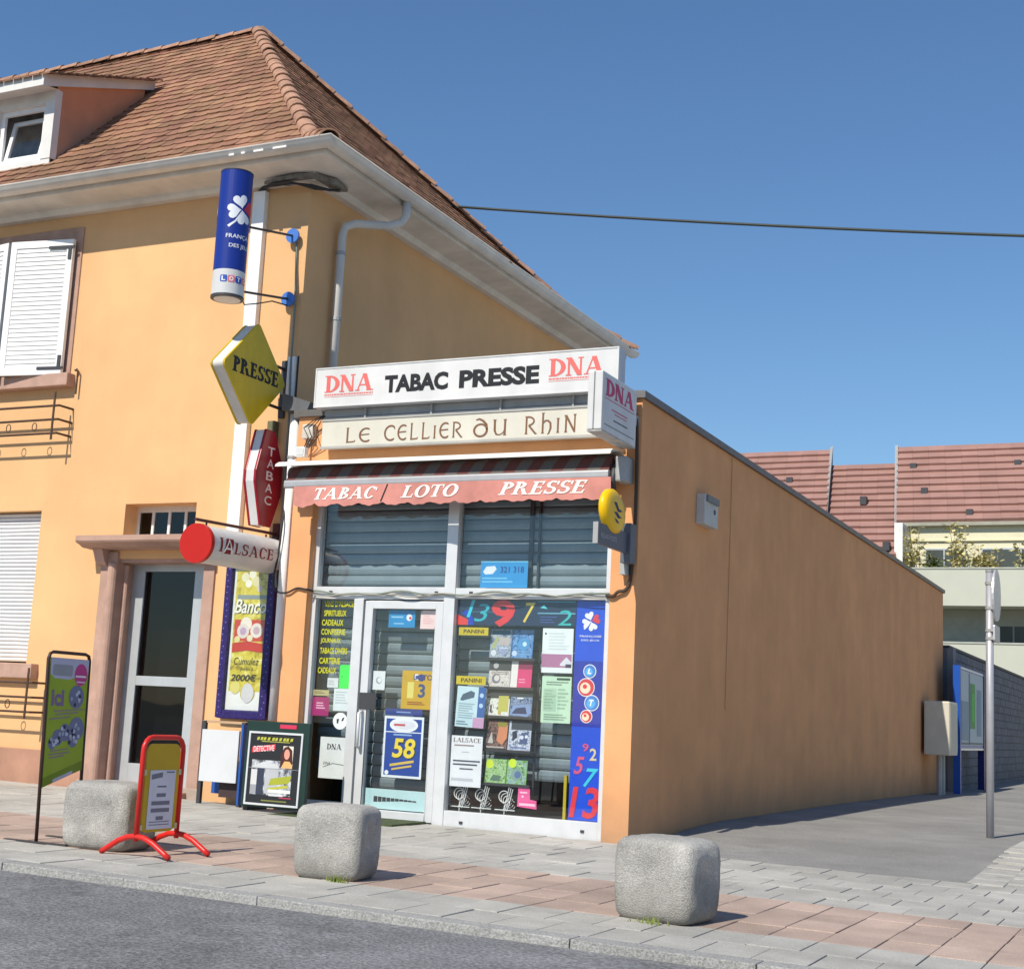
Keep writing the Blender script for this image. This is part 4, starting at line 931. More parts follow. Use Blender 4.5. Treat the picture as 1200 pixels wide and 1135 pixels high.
cable('wall_cable', 'second pale cable twisted round the first along the window transom', P, .008, mat('pale_cable', (.35, .34, .30), .6), 2)
cable('wall_cable', 'thick brown cable hanging down the right shop corner under the box sign', [(-4.93, SY-.02, 4.16), (-4.86, SY-.04, 4.08), (-4.83, SY-.05, 3.9), (-4.825, SY-.03, 3.45), (-4.825, SY-.03, 3.0), (-4.835, SY-.03, 2.7), (-4.86, SY-.02, 2.45), (-4.90, SY-.03, 2.36), (-4.97, SY-.04, 2.34), (-5.02, SY-.03, 2.30), (-5.07, SY-.03, 2.305), (-5.105, SY+.03, 2.31), (-5.13, YF-.025, 2.315)], .017, mat('brown_cable', (.07, .045, .03), .7))

# post sign
PX = -4.85
t = thing('post_sign', 'oval yellow sign with dark blue bird emblem over a grey plate by the awning end', 'shop sign', (PX, 12.1, 2.7))
mb = MB()
for k in range(9):
    pass
prof = [(-.055, .0), (-.055, .14), (-.045, .20), (-.02, .235), (.02, .235), (.045, .20), (.055, .14), (.055, 0)]
vs = []; nn = 28
for dx, r_ in prof:
    for i in range(nn): a = 2*math.pi*i/nn; vs.append((PX+dx, 12.13+r_*1.15*math.cos(a), 3.035+r_*.86*math.sin(a)-.10*r_*math.cos(a)))
fs = [(j*nn+i, j*nn+(i+1) % nn, (j+1)*nn+(i+1) % nn, (j+1)*nn+i) for j in range(len(prof)-1) for i in range(nn)]
mb.add(vs, fs); mb.build('oval', mat('post_yellow', lin((240, 190, 0)), .35, .04, 4), t, smooth=True)
mb = MB(); F_ = FX(PX+.055)
for P in ([(12.03, 3.11), (12.10, 3.115), (12.16, 3.06), (12.25, 3.05), (12.17, 3.03), (12.13, 3.035)], [(12.04, 3.02), (12.12, 3.025), (12.19, 2.995), (12.24, 2.985), (12.14, 2.97), (12.10, 2.99)], [(12.05, 2.965), (12.12, 2.955), (12.18, 2.93), (12.12, 2.925)]): mb.sheet(P, F_, .003)
mb.build('emblem', ink((30, 40, 90)), t, recalc=False)
mb = MB(); mb.box(PX-.02, PX+.02, 11.76, 12.55, 2.69, 2.885); pl = mb.build('plate', mat('slate_grey', (.10, .11, .14), .5, .1, 6), t, bevel=.006)
mb = MB(); mb.box(PX-.024, PX+.024, 11.745, 11.76, 2.69, 2.885); mb.build('plate_end', ZINC, t)
mb = MB(); mb.tris(text('RELAIS POSTE', 11.83, 12.22, 2.755, 2.80, .01), FX(PX+.02), .002); mb.build('plate_lettering', ink((170, 170, 180)), t, recalc=False)
mb = MB(); mb.box(PX-.05, PX+.05, 12.50, 12.66, 2.60, 2.98); mb.build('mount', mat('slate_grey2', (.11, .12, .145), .5), t, bevel=.008)
mb = MB(); mb.box(PX-.09, PX-.02, 12.60, 12.70, 2.50, 2.66); mb.build('foot_box', ZINC, t, bevel=.006)

# overhead line
P = []
A, B = Vector((-10.83, 19.4, 9.30)), Vector((16.0, 22.0, 6.9))
for i in range(31):
    u = i/30; p = A.lerp(B, u); p.z -= 1.7*u*(1-u); P.append(p)
mb = MB(); mb.tube(P, .022, 6); tag(mb.build('overhead_cable', mat('overhead_cable', (.04, .05, .045), .6), org=P[0], smooth=True), 'dark overhead cable crossing the sky from the tiled roof', 'cable')

# ------------------------------------------------------------------ posters, papers and magazines in the shop front
GI = YF+.058                                                        # just behind the glass
def poster(name, label, cat, x0, x1, z0, z1, base, items, y=GI+.004, th=.002, tilt=0, group=None, frame=None, lean=0):
    """sheet of paper with flat print. items use 0..1 coordinates: r rectangle, t lettering, d disc, l text lines, p polygon"""
    cx, cz = (x0+x1)/2, (z0+z1)/2; k, s = math.cos(R(tilt)), math.sin(R(tilt))
    def F(u, v, d=0):
        X, Z = x0+(x1-x0)*u-cx, z0+(z1-z0)*v-cz; Z2 = X*s+Z*k
        return (cx+X*k-Z*s, y-d+(Z2+(z1-z0)/2)*lean, cz+Z2)
    mats = [ink(base)]; mb = MB(); mb.plate(rect(0, 1, 0, 1), F, -th, 0, 0); ix = {tuple(base): 0}
    def mi_(c):
        c = tuple(c)
        if c not in ix: ix[c] = len(mats); mats.append(ink(c))
        return ix[c]
    d = .0004
    for it in items:
        d += .00025; q = it[0]
        if q == 'r': mb.sheet(rect(*it[1:5]), F, d, mi_(it[5]))
        elif q == 'p': mb.sheet(it[1], F, d, mi_(it[2]))
        elif q == 'd':
            n = 20; ar = (x1-x0)/(z1-z0); mb.sheet([(it[1]+it[3]*math.cos(2*math.pi*i/n), it[2]+it[3]*ar*math.sin(2*math.pi*i/n)*(it[5] if len(it) > 5 else 1)) for i in range(n)], F, d, mi_(it[4]))
        elif q == 't': mb.tris(text(it[1], *it[2:6], *(it[7:])), F, d, mi_(it[6]))
        elif q == 's': stack(mb, fit(serif(it[1], .05), *it[2:6]), F, d, mi_(it[6]), .00003)
        elif q == 'h':
            m_ = photo(it[5], it[6])
            if m_ not in mats: mats.append(m_)
            mb.sheet(rect(*it[1:5]), F, d, mats.index(m_))
        elif q == 'l':
            a, b, c, e, n, col = it[1:7]
            for i in range(n):
                zc = e-(e-c)*(i+.5)/n; h = (e-c)/n*.22; mb.sheet(rect(a, a+(b-a)*random.uniform(.55, 1), zc-h, zc+h), F, d, mi_(col))
    o = mb.build(name, mats, org=(cx, y, z0), recalc=False)
    return tag(o, label, cat, group)
GRY = (120, 120, 125); DK = (40, 42, 48)
# -- side light
def window_list():
    t = thing('window_lettering', 'column of yellow painted words on the glass left of the shop door', 'lettering', (-8.2, GI, 1.45))
    for s, xa, xb, z in (("VINS D'ALSACE", -8.40, -8.035, 2.180), ('SPIRITUEUX', -8.40, -8.12, 2.080), ('CADEAUX', -8.42, -8.15, 1.980), ('CONFISERIE', -8.42, -8.12, 1.882), ('JOURNAUX', -8.42, -8.17, 1.784), ('TABACS DIVERS', -8.42, -8.08, 1.682), ('CARTERIE', -8.42, -8.16, 1.576), ('CADEAUX', -8.43, -8.20, 1.475)):
        mb = MB(); mb.tris(text(s, xa, xb, z, z+.064, .022), FY(YF+.050), .0015); mb.build('word', ink((196, 196, 40)), t, recalc=False)
window_list()
poster('notice', 'bright green square note on the glass left of the door', 'notice', -8.165, -7.995, 1.325, 1.572, (64, 240, 90), [('d', .2, .5, .03, (20, 120, 40)), ('d', .75, .5, .03, (20, 120, 40))])
poster('notice', 'tiny white slip stuck below the yellow word list', 'notice', -8.31, -8.175, 1.33, 1.43, (225, 230, 232), [('l', .1, .9, .2, .8, 3, (180, 185, 190))], y=GI+.006)
poster('notice', 'magenta square sticker at the left edge of the side window', 'sticker', -8.48, -8.27, 1.03, 1.225, (172, 28, 112), [('l', .25, .8, .35, .75, 3, (240, 190, 220))])
poster('notice', 'narrow beige strip above the magenta sticker', 'sticker', -8.48, -8.28, 1.24, 1.30, (190, 180, 130), [('l', .1, .9, .3, .8, 2, (120, 110, 70))])
poster('notice', 'white paper notice under the green note', 'notice', -8.22, -8.005, 1.09, 1.322, (226, 234, 238), [('l', .1, .9, .3, .9, 5, (190, 200, 205))], y=GI+.007)
o = MB(); o.plate(disc(-8.115, .985, .088, 28), FY(GI), 0, .003); o.sheet(rect(-8.155, -8.135, .96, 1.0), FY(GI), .004, 1); o.sheet([(-8.10, .985), (-8.075, .99), (-8.065, 1.025), (-8.085, 1.02)], FY(GI), .004, 1); o.sheet([(-8.165, 1.0), (-8.13, .985), (-8.13, 1.01)], FY(GI), .0045, 1)
tag(o.build('round_sticker', [ink((238, 240, 240)), ink((30, 32, 36))], org=(-8.115, GI, .9), recalc=False), 'round white sticker with small dark marks on the side window', 'sticker')
poster('newspaper_bill', 'white newspaper bill low on the side window left of the door', 'poster', -8.345, -8.005, .39, .815, (236, 238, 238), [('s', 'DNA', .25, .78, .70, .84, (50, 45, 50)), ('t', 'DNA', .15, .40, .33, .40, (90, 90, 95), .01, .3), ('p', [(.15, .26), (.5, .36), (.9, .33), (.9, .345), (.5, .375), (.15, .275)], (90, 90, 95))])
# -- door
poster('notice', 'blue card with a small red and white emblem at the top of the shop door', 'notice', -7.605, -7.29, 1.975, 2.155, (34, 140, 200), [('d', .78, .58, .11, (235, 240, 245)), ('d', .82, .55, .05, (210, 60, 60)), ('l', .1, .6, .5, .7, 1, (150, 205, 235)), ('l', .2, .7, .15, .3, 1, (150, 205, 235))])
poster('notice', 'pale pink paper at the top right of the shop door glass', 'notice', -7.225, -7.03, 1.965, 2.155, (244, 214, 212), [('r', .0, .12, .9, 1, (190, 170, 165)), ('r', .85, 1, .0, .1, (190, 170, 165)), ('l', .15, .85, .25, .75, 4, (236, 190, 190))])
poster('notice', 'small white sticker with a grey sketch beside the lock', 'sticker', -7.75, -7.605, 1.325, 1.52, (226, 230, 234), [('d', .5, .5, .25, (160, 165, 175)), ('d', .55, .52, .18, (226, 230, 234))])
poster('lottery_poster', 'mustard yellow poster with a blue number 3 on the shop door', 'poster', -7.40, -7.025, 1.145, 1.535, (205, 165, 40), [('r', .18, .38, .28, .70, (225, 215, 120)), ('t', '3', .52, .74, .30, .66, (50, 80, 130), .03), ('d', .46, .83, .09, (240, 240, 240)), ('d', .46, .83, .05, (60, 90, 160)), ('d', .60, .82, .10, (50, 70, 140)), ('t', 'LOTO', .36, .95, .76, .90, (70, 60, 120), .02), ('l', .2, .85, .10, .20, 2, (150, 60, 30))])
poster('jackpot_poster', 'blue white-framed poster with a big yellow 58 on the shop door', 'poster', -7.58, -7.115, .445, 1.065, (236, 240, 246), [('r', .05, .95, .04, .96, (32, 72, 160)), ('d', .5, .86, .36, (238, 240, 246), .45), ('d', .5, .86, .30, (226, 226, 236), .30), ('l', .25, .75, .82, .90, 1, (200, 90, 90)), ('r', .05, .95, .735, .75, (238, 240, 246)), ('l', .25, .8, .67, .73, 1, (150, 180, 225)), ('t', '58', .26, .84, .31, .63, (60, 50, 40), .035, .12), ('t', '58', .24, .82, .325, .645, (240, 215, 70), .025, .12), ('p', [(.2, .22), (.8, .30), (.8, .26), (.2, .18)], (225, 190, 90)), ('p', [(.25, .15), (.75, .22), (.75, .19), (.25, .12)], (225, 190, 90)), ('d', .13, .08, .05, (236, 240, 246))])
poster('poster_header', 'dark blue strip above the 58 poster on the shop door', 'poster', -7.575, -7.14, 1.075, 1.142, (30, 60, 140), [('l', .3, .75, .3, .7, 1, (130, 165, 215))])
poster('door_plate', 'pale blue plate with a row of dark blocks at the foot of the shop door', 'plate', -7.755, -7.03, .125, .325, (190, 222, 226), [('r', .14+i*.07, .14+i*.07+.062, .45-.02*max(0, 6-i)+.0, .62-.012*i, (34, 44, 54)) for i in range(10)])
# -- upper window
poster('phone_card_sign', 'light blue sign reading 321 318 in the upper right shop window', 'sign', -6.56, -6.03, 2.395, 2.665, (48, 150, 214), [('p', [(.05, .60), (.12, .80), (.30, .82), (.34, .70), (.26, .52), (.10, .50)], (226, 232, 240)), ('t', '321 318', .42, .92, .56, .80, (28, 70, 140), .02), ('l', .04, .92, .16, .42, 2, (120, 195, 235)), ('r', .0, 1, .96, 1, (130, 205, 240))], y=GI+.012)
# -- display window
poster('number_banner', 'dark banner with painted numbers 1 3 9 7 2 atop the display window', 'banner', -6.79, -5.475, 2.015, 2.272, (34, 54, 84), [('p', [(.0, .0), (.0, .40), (.09, .22), (.09, 0)], (226, 64, 56)), ('p', [(.09, 0), (.09, .3), (.03, .45), (.08, .62), (.13, .3), (.14, 0)], (24, 66, 190)),
    ('r', .12, .30, .50, .54, (60, 110, 130)), ('t', '1', .075, .145, .30, .98, (60, 205, 225), .02, .3), ('t', '3', .14, .27, .14, .84, (50, 180, 195), .0, .25), ('t', '9', .29, .49, -.06, 1.0, (226, 62, 66), .04), ('t', '7', .56, .66, .12, .90, (232, 206, 80), .01, .25),
    ('p', [(.70, .70), (.73, .82), (.76, .66)], (90, 210, 220)), ('r', .68, .99, .47, .52, (110, 170, 195)), ('r', .68, .99, .92, .97, (70, 150, 190)), ('l', .70, .85, .1, .4, 3, (70, 90, 150)), ('t', '2', .85, .96, .04, .62, (60, 190, 190), .0, .1)])
for z0_, z1_, w in ((1.91, 1.99, 'upper'), (1.415, 1.50, 'lower')):
    poster('sticker_strip', '%s of two yellow lettered strips in the display window' % w, 'strip', -6.77, -6.435, z0_, z1_, (206, 186, 36), [('t', 'PANINI', .16, .86, .25, .75, (90, 70, 20), .03)])
poster('lottery_banner', 'tall bright blue lottery banner with clover and numbers in the display window', 'banner', -5.48, -5.155, .17, 2.27, (22, 80, 214),
    [('r', 0, 1, .42, .72, (20, 44, 170))]+[('p', [((u-.5), v) for u, v in []] or [(.46+.0, .9), (.46, .9001), (.4601, .9)], (255, 255, 255))])
lb = MB(); Fb = FY(GI+.002); bx0, bz0, bw, bh = -5.48, .17, .325, 2.10
P_ = lambda u, v: (bx0+u*bw, bz0+v*bh)
for a in (20, 110, 200, 290):
    c_ = P_(.50, .905); lb.sheet(heart(c_[0]+.006*math.cos(R(a)), c_[1]+.006*math.sin(R(a)), .095, a), Fb, .002 if a != 20 else .0025, 0 if a != 20 else 1)
lb.tris(ribbon([P_(.28, .868), P_(.40, .885), P_(.50, .905)], [.016, .012, .008]), Fb, .0022, 0)
lb.tris(text('FRANÇAISE', *[P_(.15, 0)[0], P_(.85, 0)[0]], P_(0, .829)[1], P_(0, .840)[1], .01), Fb, .002, 0); lb.tris(text('DES JEUX', P_(.2, 0)[0], P_(.8, 0)[0], P_(0, .811)[1], P_(0, .821)[1], .01), Fb, .002, 0)
for (u, v, r_, m_, ch) in ((.52, .674, .060, 2, 'L'), (.42, .600, .082, 1, 'O'), (.62, .530, .070, 2, 'T'), (.46, .468, .056, 1, 'O')):
    c_ = P_(u, v); lb.sheet(disc(c_[0], c_[1], r_+.008), Fb, .002+.0006*(u > .5), 0); lb.sheet(disc(c_[0], c_[1], r_), Fb, .0028+.0006*(u > .5), m_)
    lb.sheet(disc(c_[0]-.008, c_[1]-.006, r_*.66), Fb, .0036+.0006*(u > .5), 3 if m_ == 1 else 4)
    if ch == 'O': lb.sheet(disc(c_[0]-.012, c_[1]+.008, r_*.27), Fb, .0046, 1)
    else: lb.tris(text(ch, c_[0]-r_*.38, c_[0]+r_*.30, c_[1]-r_*.42, c_[1]+r_*.46, .04, .2), Fb, .005, 0)
for s, u0, u1, v0, v1, m_, sh in (('9', .38, .58, .31, .345, 5, 0), ('2', .62, .84, .27, .325, 6, 0), ('5', .12, .46, .205, .285, 5, .25), ('7', .44, .92, .15, .235, 7, .3), ('13', .02, .98, .01, .15, 1, .15)):
    lb.tris(text(s, P_(u0, 0)[0], P_(u1, 0)[0], P_(0, v0)[1], P_(0, v1)[1], .02, sh), Fb, .003, m_)
lo = [o for o in bpy.data.objects if o.name.startswith('lottery_banner')][0]
lb.build('banner_print', [ink((240, 242, 248)), ink((222, 58, 72)), ink((60, 130, 210)), ink((246, 226, 200)), ink((90, 170, 230)), ink((214, 90, 140)), ink((220, 205, 170)), ink((60, 200, 225))], lo, recalc=False)
poster('notice', 'white notice with a mauve lower half beside the blue lottery banner', 'notice', -5.83, -5.50, 1.56, 1.995, (232, 238, 240), [('r', .0, .97, .12, .42, (178, 120, 158)), ('p', [(.60, .20), (.80, .36), (.97, .24), (.97, .16), (.6, .16)], (220, 220, 230)), ('r', .78, .97, .12, .20, (70, 60, 80)), ('l', .2, .9, .5, .92, 6, (214, 222, 224)), ('d', .1, .88, .03, (50, 60, 60))])
poster('notice', 'pale green printed notice below the white and mauve one', 'notice', -5.815, -5.50, 1.075, 1.525, (196, 226, 200), [('r', .5, .95, .92, .97, (60, 80, 70)), ('l', .15, .9, .80, .9, 2, (110, 130, 115)), ('r', .06, .50, .25, .74, (176, 206, 180)), ('l', .08, .48, .28, .72, 7, (150, 180, 156)), ('l', .55, .92, .28, .76, 6, (160, 190, 166)), ('l', .1, .9, .05, .2, 3, (140, 165, 146))])
poster('leaflet', 'light blue leaflet with a car sketch below the lower yellow strip', 'leaflet', -6.755, -6.43, .99, 1.395, (196, 222, 232), [('r', .74, 1, .26, 1, (42, 98, 170)), ('d', .86, .8, .07, (180, 210, 235)), ('d', .86, .55, .07, (180, 210, 235)), ('p', [(.12, .66), (.2, .80), (.48, .90), (.62, .86), (.60, .74), (.2, .64)], (70, 96, 120)), ('l', .08, .68, .2, .6, 7, (150, 175, 190)), ('r', .62, 1, .0, .25, (204, 160, 196)), ('l', .05, .5, .04, .16, 2, (110, 140, 150))], tilt=-2)
poster('newspaper_bill', 'white newspaper bill at the lower left of the display window', 'poster', -6.785, -6.435, .405, .905, (232, 233, 238), [('s', 'LALSACE', .06, .94, .87, .96, (110, 95, 90)), ('l', .1, .9, .78, .84, 1, (150, 130, 130)), ('l', .35, .7, .66, .70, 1, (190, 190, 200)), ('l', .08, .95, .40, .54, 2, (80, 84, 96)), ('l', .3, .8, .32, .38, 1, (90, 94, 104)), ('l', .05, .8, .08, .2, 1, (200, 200, 208))], y=GI+.003)
# magazine rack
t = thing('magazine_rack', 'dark wire magazine rack with five shelves behind the display window', 'magazine rack', (-6.2, 12.98, .4))
mb = MB()
for x in (-6.475, -6.195, -5.93): mb.tube([(x, 13.0, .36), (x, 13.04, 2.02)], .010, 6)
mb.build('upright', DARKMETAL, t)
MZ = [(1.69, 2.0), (1.40, 1.68), (1.115, 1.40), (.785, 1.08), (.455, .70)]
for z0_, z1_ in MZ:
    mb = MB(); mb.box(-6.48, -5.93, 12.915, 13.0, z0_-.022, z0_-.008); mb.box(-6.48, -5.93, 12.912, 12.917, z0_-.02, z0_+.006); mb.build('shelf', DARKMETAL, t)
def mag(label, x0, x1, z0, z1, base, items): poster('magazine', label, 'magazine', x0, x1, z0, z1, base, items, y=12.925, th=.006, lean=.10, group='magazines in the display rack')
mag('grey magazine with small pictures on the top shelf, left', -6.445, -6.205, 1.69, 1.985, (120, 140, 165), [('h', .03, .97, .02, .98, [(70,84,104),(120,140,165),(190,196,204),(96,120,150)], 30.), ('r', .05, .9, .80, .95, (60, 100, 130)), ('p', [(.05, .35), (.3, .75), (.42, .72), (.2, .3)], (170, 180, 120)), ('r', .4, .9, .45, .72, (188, 178, 176)), ('d', .2, .18, .13, (214, 220, 228)), ('d', .65, .22, .15, (150, 160, 196)), ('l', .45, .9, .3, .4, 1, (200, 210, 235))])
mag('blue magazine on the top shelf, right', -6.20, -5.965, 1.69, 1.985, (60, 112, 176), [('h', .03, .97, .02, .98, [(36,70,130),(60,112,176),(120,170,220),(44,84,150)], 26.), ('r', .35, 1, .86, .98, (120, 160, 205)), ('d', .55, .5, .28, (80, 150, 205)), ('d', .6, .5, .10, (200, 230, 245)), ('d', .15, .18, .12, (196, 214, 240)), ('l', .3, .9, .1, .3, 2, (110, 165, 215))])
mag('cream sketch magazine on the second shelf, left', -6.44, -6.20, 1.405, 1.675, (206, 200, 196), [('h', .03, .97, .02, .98, [(60,58,60),(206,200,196),(224,218,212),(150,140,134)], 30.), ('r', 0, 1, .6, 1, (70, 70, 72)), ('d', .3, .78, .12, (180, 182, 184)), ('d', .35, .3, .20, (120, 118, 128)), ('d', .38, .32, .13, (216, 210, 206)), ('l', .1, .95, .45, .58, 2, (150, 140, 130))])
mag('hot pink and white magazine on the second shelf, right', -6.195, -5.965, 1.405, 1.675, (218, 60, 118), [('r', 0, .32, 0, 1, (232, 228, 224)), ('r', .32, 1, .68, 1, (140, 40, 82)), ('l', .4, .8, .15, .35, 2, (240, 150, 186))])
mag('white and yellow magazine on the third shelf, left', -6.455, -6.195, 1.12, 1.395, (226, 226, 222), [('h', .03, .97, .02, .98, [(70,70,74),(226,226,222),(236,236,230),(170,168,150)], 30.), ('r', 0, 1, .62, 1, (62, 64, 70)), ('r', .52, .95, .15, .72, (190, 186, 90)), ('r', .18, .26, .1, .38, (70, 72, 76)), ('d', .6, .1, .07, (190, 170, 70))])
mag('dark blue magazine with blurred photo on the third shelf, right', -6.19, -5.945, 1.12, 1.395, (70, 90, 122), [('h', .03, .97, .02, .98, [(34,40,58),(70,90,122),(150,170,206),(54,66,104)], 34.), ('r', 0, 1, .7, 1, (50, 60, 66)), ('l', .3, .8, .6, .72, 1, (226, 230, 235)), ('p', [(.0, .05), (.15, .4), (.85, .45), (1, .15), (.8, 0)], (130, 155, 200)), ('p', [(.1, .1), (.3, .3), (.7, .35), (.8, .1)], (44, 56, 96))])
mag('dark magazine with orange shape on the fourth shelf, left', -6.44, -6.195, .79, 1.075, (60, 52, 56), [('h', .03, .97, .02, .98, [(30,26,30),(64,54,58),(150,110,96),(80,70,70)], 28.), ('p', [(.5, .3), (.55, .8), (.95, .85), (.95, .4), (.75, .15)], (214, 140, 100)), ('r', .5, .9, .78, .95, (150, 140, 60)), ('p', [(.1, .2), (.25, .6), (.35, .2)], (190, 190, 186)), ('l', .05, .9, .02, .12, 1, (190, 185, 180))])
mag('black and white magazine on the fourth shelf, right', -6.19, -5.945, .79, 1.075, (206, 214, 230), [('h', .03, .97, .02, .98, [(40,46,60),(150,160,186),(226,232,244),(90,104,140)], 36.), ('r', .1, 1, .7, 1, (70, 76, 84)), ('p', [(.15, .62), (.35, .68), (.4, .45), (.2, .3)], (50, 56, 74)), ('p', [(.5, .2), (.55, .6), (.9, .65), (.85, .25)], (84, 98, 140)), ('d', .6, .45, .08, (220, 226, 238)), ('d', .8, .48, .07, (220, 226, 238)), ('l', .1, .9, .04, .15, 1, (110, 120, 170))])
mag('green magazine with lime badge on the bottom shelf, left', -6.43, -6.195, .46, .695, (120, 170, 84), [('h', .03, .97, .02, .98, [(60,96,50),(120,170,84),(190,214,170),(96,140,90)], 36.), ('d', .2, .78, .18, (206, 228, 60)), ('l', .1, .9, .35, .6, 3, (160, 196, 140)), ('p', [(.25, .1), (.4, .35), (.8, .3), (.7, .08)], (90, 120, 100))])
mag('green magazine with blue centre on the bottom shelf, right', -6.19, -5.97, .46, .695, (112, 168, 76), [('h', .03, .97, .02, .98, [(56,90,60),(112,168,76),(170,196,190),(90,120,150)], 36.), ('d', .25, .86, .20, (206, 230, 50)), ('d', .5, .40, .28, (130, 160, 150)), ('d', .55, .40, .16, (90, 116, 160)), ('l', .55, .95, .7, .85, 1, (180, 210, 150))])
# pink card, wire newspaper stands, yellow batten
o = MB(); o.plate([(-6.055, .25), (-5.845, .235), (-5.85, .315), (-5.92, .325), (-5.925, .43), (-6.05, .435)], FY(12.93), 0, .004)
o.sheet(rect(-6.03, -5.95, .38, .395), FY(12.93), .005, 1); o.sheet(rect(-6.035, -5.86, .262, .285), FY(12.93), .005, 1); o.sheet(disc(-6.0, .35, .012), FY(12.93), .005, 1)
tag(o.build('price_card', [ink((240, 96, 158)), ink((250, 200, 222))], org=(-5.95, 12.93, .235), recalc=False), 'L-shaped pink card standing at the bottom of the display window', 'card')
for k, x in enumerate((-6.70, -6.46, -6.20)):
    t = thing('wire_stand', ['left of three curly white wire stands on the display floor', 'middle of three curly white wire stands on the display floor', 'right of three curly white wire stands on the display floor'][k], 'wire stand', (x, 12.95, .17), 'white wire stands in the display window')
    mb = MB()
    for q in range(5): mb.tube([(x+.055*math.cos(a)*(1-.06*q)+.012*q, 12.92+.02*q, .335+.055*math.sin(a)*(1-.06*q)-.02*q) for a in [R(40+i*20) for i in range(16)]], .0045, 5)
    mb.build('loops', PVCW, t)
    mb = MB()
    for q in range(3): mb.tube([(x+.05+.02*q, 12.93, .43-.01*q), (x+.01+.02*q, 12.94, .25), (x-.02+.02*q, 12.95, .19)], .0045, 5)
    mb.tube([(x-.10, 12.93, .205), (x+.12, 12.93, .205)], .005, 5); mb.tube([(x, 12.94, .25), (x, 12.94, .05)], .005, 5); mb.build('legs', PVCW, t)
mb = MB(); mb.box(-5.555, -5.525, 12.90, 12.93, .16, .58); tag(mb.build('batten', ink((190, 170, 40)), org=(-5.54, 12.91, .16)), 'thin yellow batten beside the blue lottery banner', 'batten')
# display floor
mb = MB(); mb.box(-6.79, -5.15, YF+.09, 13.5, .12, .155); mb.build('display_floor', mat('display_floor_dark', (.05, .05, .052), .6), shop)

# ------------------------------------------------------------------ poster case on the house
t = thing('poster_case', 'tall wall display case with dark blue studded frame beside the shop corner', 'poster case', (-9.38, G0, .95))
PB = mat('case_dark_blue', lin((44, 32, 96)), .45, .12, 14, speck=.25, bscale=40)
mb = MB(); x0, x1, z0, z1 = -9.735, -9.065, .955, 2.70
mb.plate(rrect(x0, x1, z0, z1, .04), FY(G0), 0, .035); mb.build('back', PB, t)
mb = MB()
for (a, b, c, d) in ((x0, x0+.085, z0, z1), (x1-.095, x1, z0, z1), (x0+.085, x1-.095, z0, z0+.085), (x0+.085, x1-.095, z1-.085, z1)): mb.box(a, b, G0-.10, G0-.03, c, d)
mb.build('frame', PB, t, bevel=.012)
mb = MB()
for k in range(26):
    z = z0+.05+k*.066
    for x in (x0+.04, x1-.045): mb.plate(disc(x+random.uniform(-.02, .02), z, .007, 6), FY(G0-.10), 0, .002)
mb.build('studs', ink((130, 120, 190)), t)
mb = MB(); mb.box(x0+.085, x1-.095, G0-.075, G0-.071, z0+.085, z1-.085); mb.build('pane', GLASS, t)
cz = lambda v: 1.04+v*1.575
poster('lottery_poster', 'tall yellow lottery poster with coins inside the wall case', 'poster', -9.645, -9.165, 1.045, 2.61, (238, 238, 236),
    [('h', .06, .97, .13, .98, [(150, 130, 16), (206, 188, 40), (222, 206, 70), (240, 230, 150)], 9.),
     ('d', .30, .93, .11, (232, 226, 190)), ('d', .50, .95, .10, (240, 236, 214)), ('d', .62, .90, .12, (226, 216, 170)), ('d', .40, .885, .09, (244, 240, 226)), ('d', .72, .85, .08, (214, 200, 190)),
     ('r', .12, .97, .775, .805, (140, 150, 150)), ('t', 'Banco', .08, .97, .67, .77, (70, 66, 30), .05, .25), ('t', 'Banco', .06, .95, .675, .775, (244, 240, 225), .015, .25),
     ('r', .10, .97, .48, .63, (206, 60, 40)), ('d', .42, .60, .16, (240, 230, 215)), ('d', .35, .55, .17, (226, 214, 206)), ('d', .72, .555, .17, (232, 222, 212)), ('d', .35, .55, .09, (190, 160, 190)), ('d', .72, .555, .09, (200, 170, 180)), ('d', .2, .49, .08, (230, 220, 150)), ('d', .55, .50, .08, (230, 226, 190)),
     ('p', [(.08, .40), (.08, .465), (.5, .48), (.95, .462), (.95, .40), (.5, .415)], (200, 36, 26)),
     ('t', 'Cumulez', .16, .85, .315, .365, (60, 56, 30), .0, .2), ('t', "jusqu'à", .35, .70, .270, .300, (60, 56, 30), .0, .2), ('t', '2000€', .10, .82, .200, .250, (50, 46, 24), .03, .2),
     ('d', .25, .155, .14, (222, 210, 120)), ('d', .60, .12, .20, (196, 180, 90)), ('d', .60, .12, .165, (214, 212, 216), 1.35)], y=G0-.045)

# ------------------------------------------------------------------ newspaper rack and poster stand
t = thing('newspaper_rack', 'newspaper rack with blank white front panel and blue side under the wall case', 'rack', (-9.3, 12.45, gz(-9.3)))
gx = gz(-9.3)
mb = MB(); mb.box(-9.565, -9.085, 12.44, 12.47, .29, .83); mb.build('front_panel', mat('blank_white_panel', (.62, .635, .65), .35, .04, 4), t, bevel=.004)
for x in (-9.59, -9.075):
    mb = MB(); mb.box(x, x+.045, 12.46, 12.50, gx, .92); mb.build('leg', DARKMETAL, t)
mb = MB(); mb.box(-9.03, -9.005, 12.40, 12.80, gx+.02, .90); mb.box(-9.60, -9.03, 12.72, 12.74, gx+.10, .45); mb.build('side_panel', mat('rack_blue', lin((36, 84, 160)), .4, .06, 5), t)
mb = MB(); mb.box(-9.35, -9.04, 12.52, 12.72, gx+.08, .28); mb.build('lower_bin', mat('rack_dark', (.05, .03, .03), .7), t)
mb = MB(); mb.box(-9.60, -9.03, 12.48, 12.52, .90, .925); mb.build('top_rail', mat('rack_top', (.5, .33, .2), .7), t)
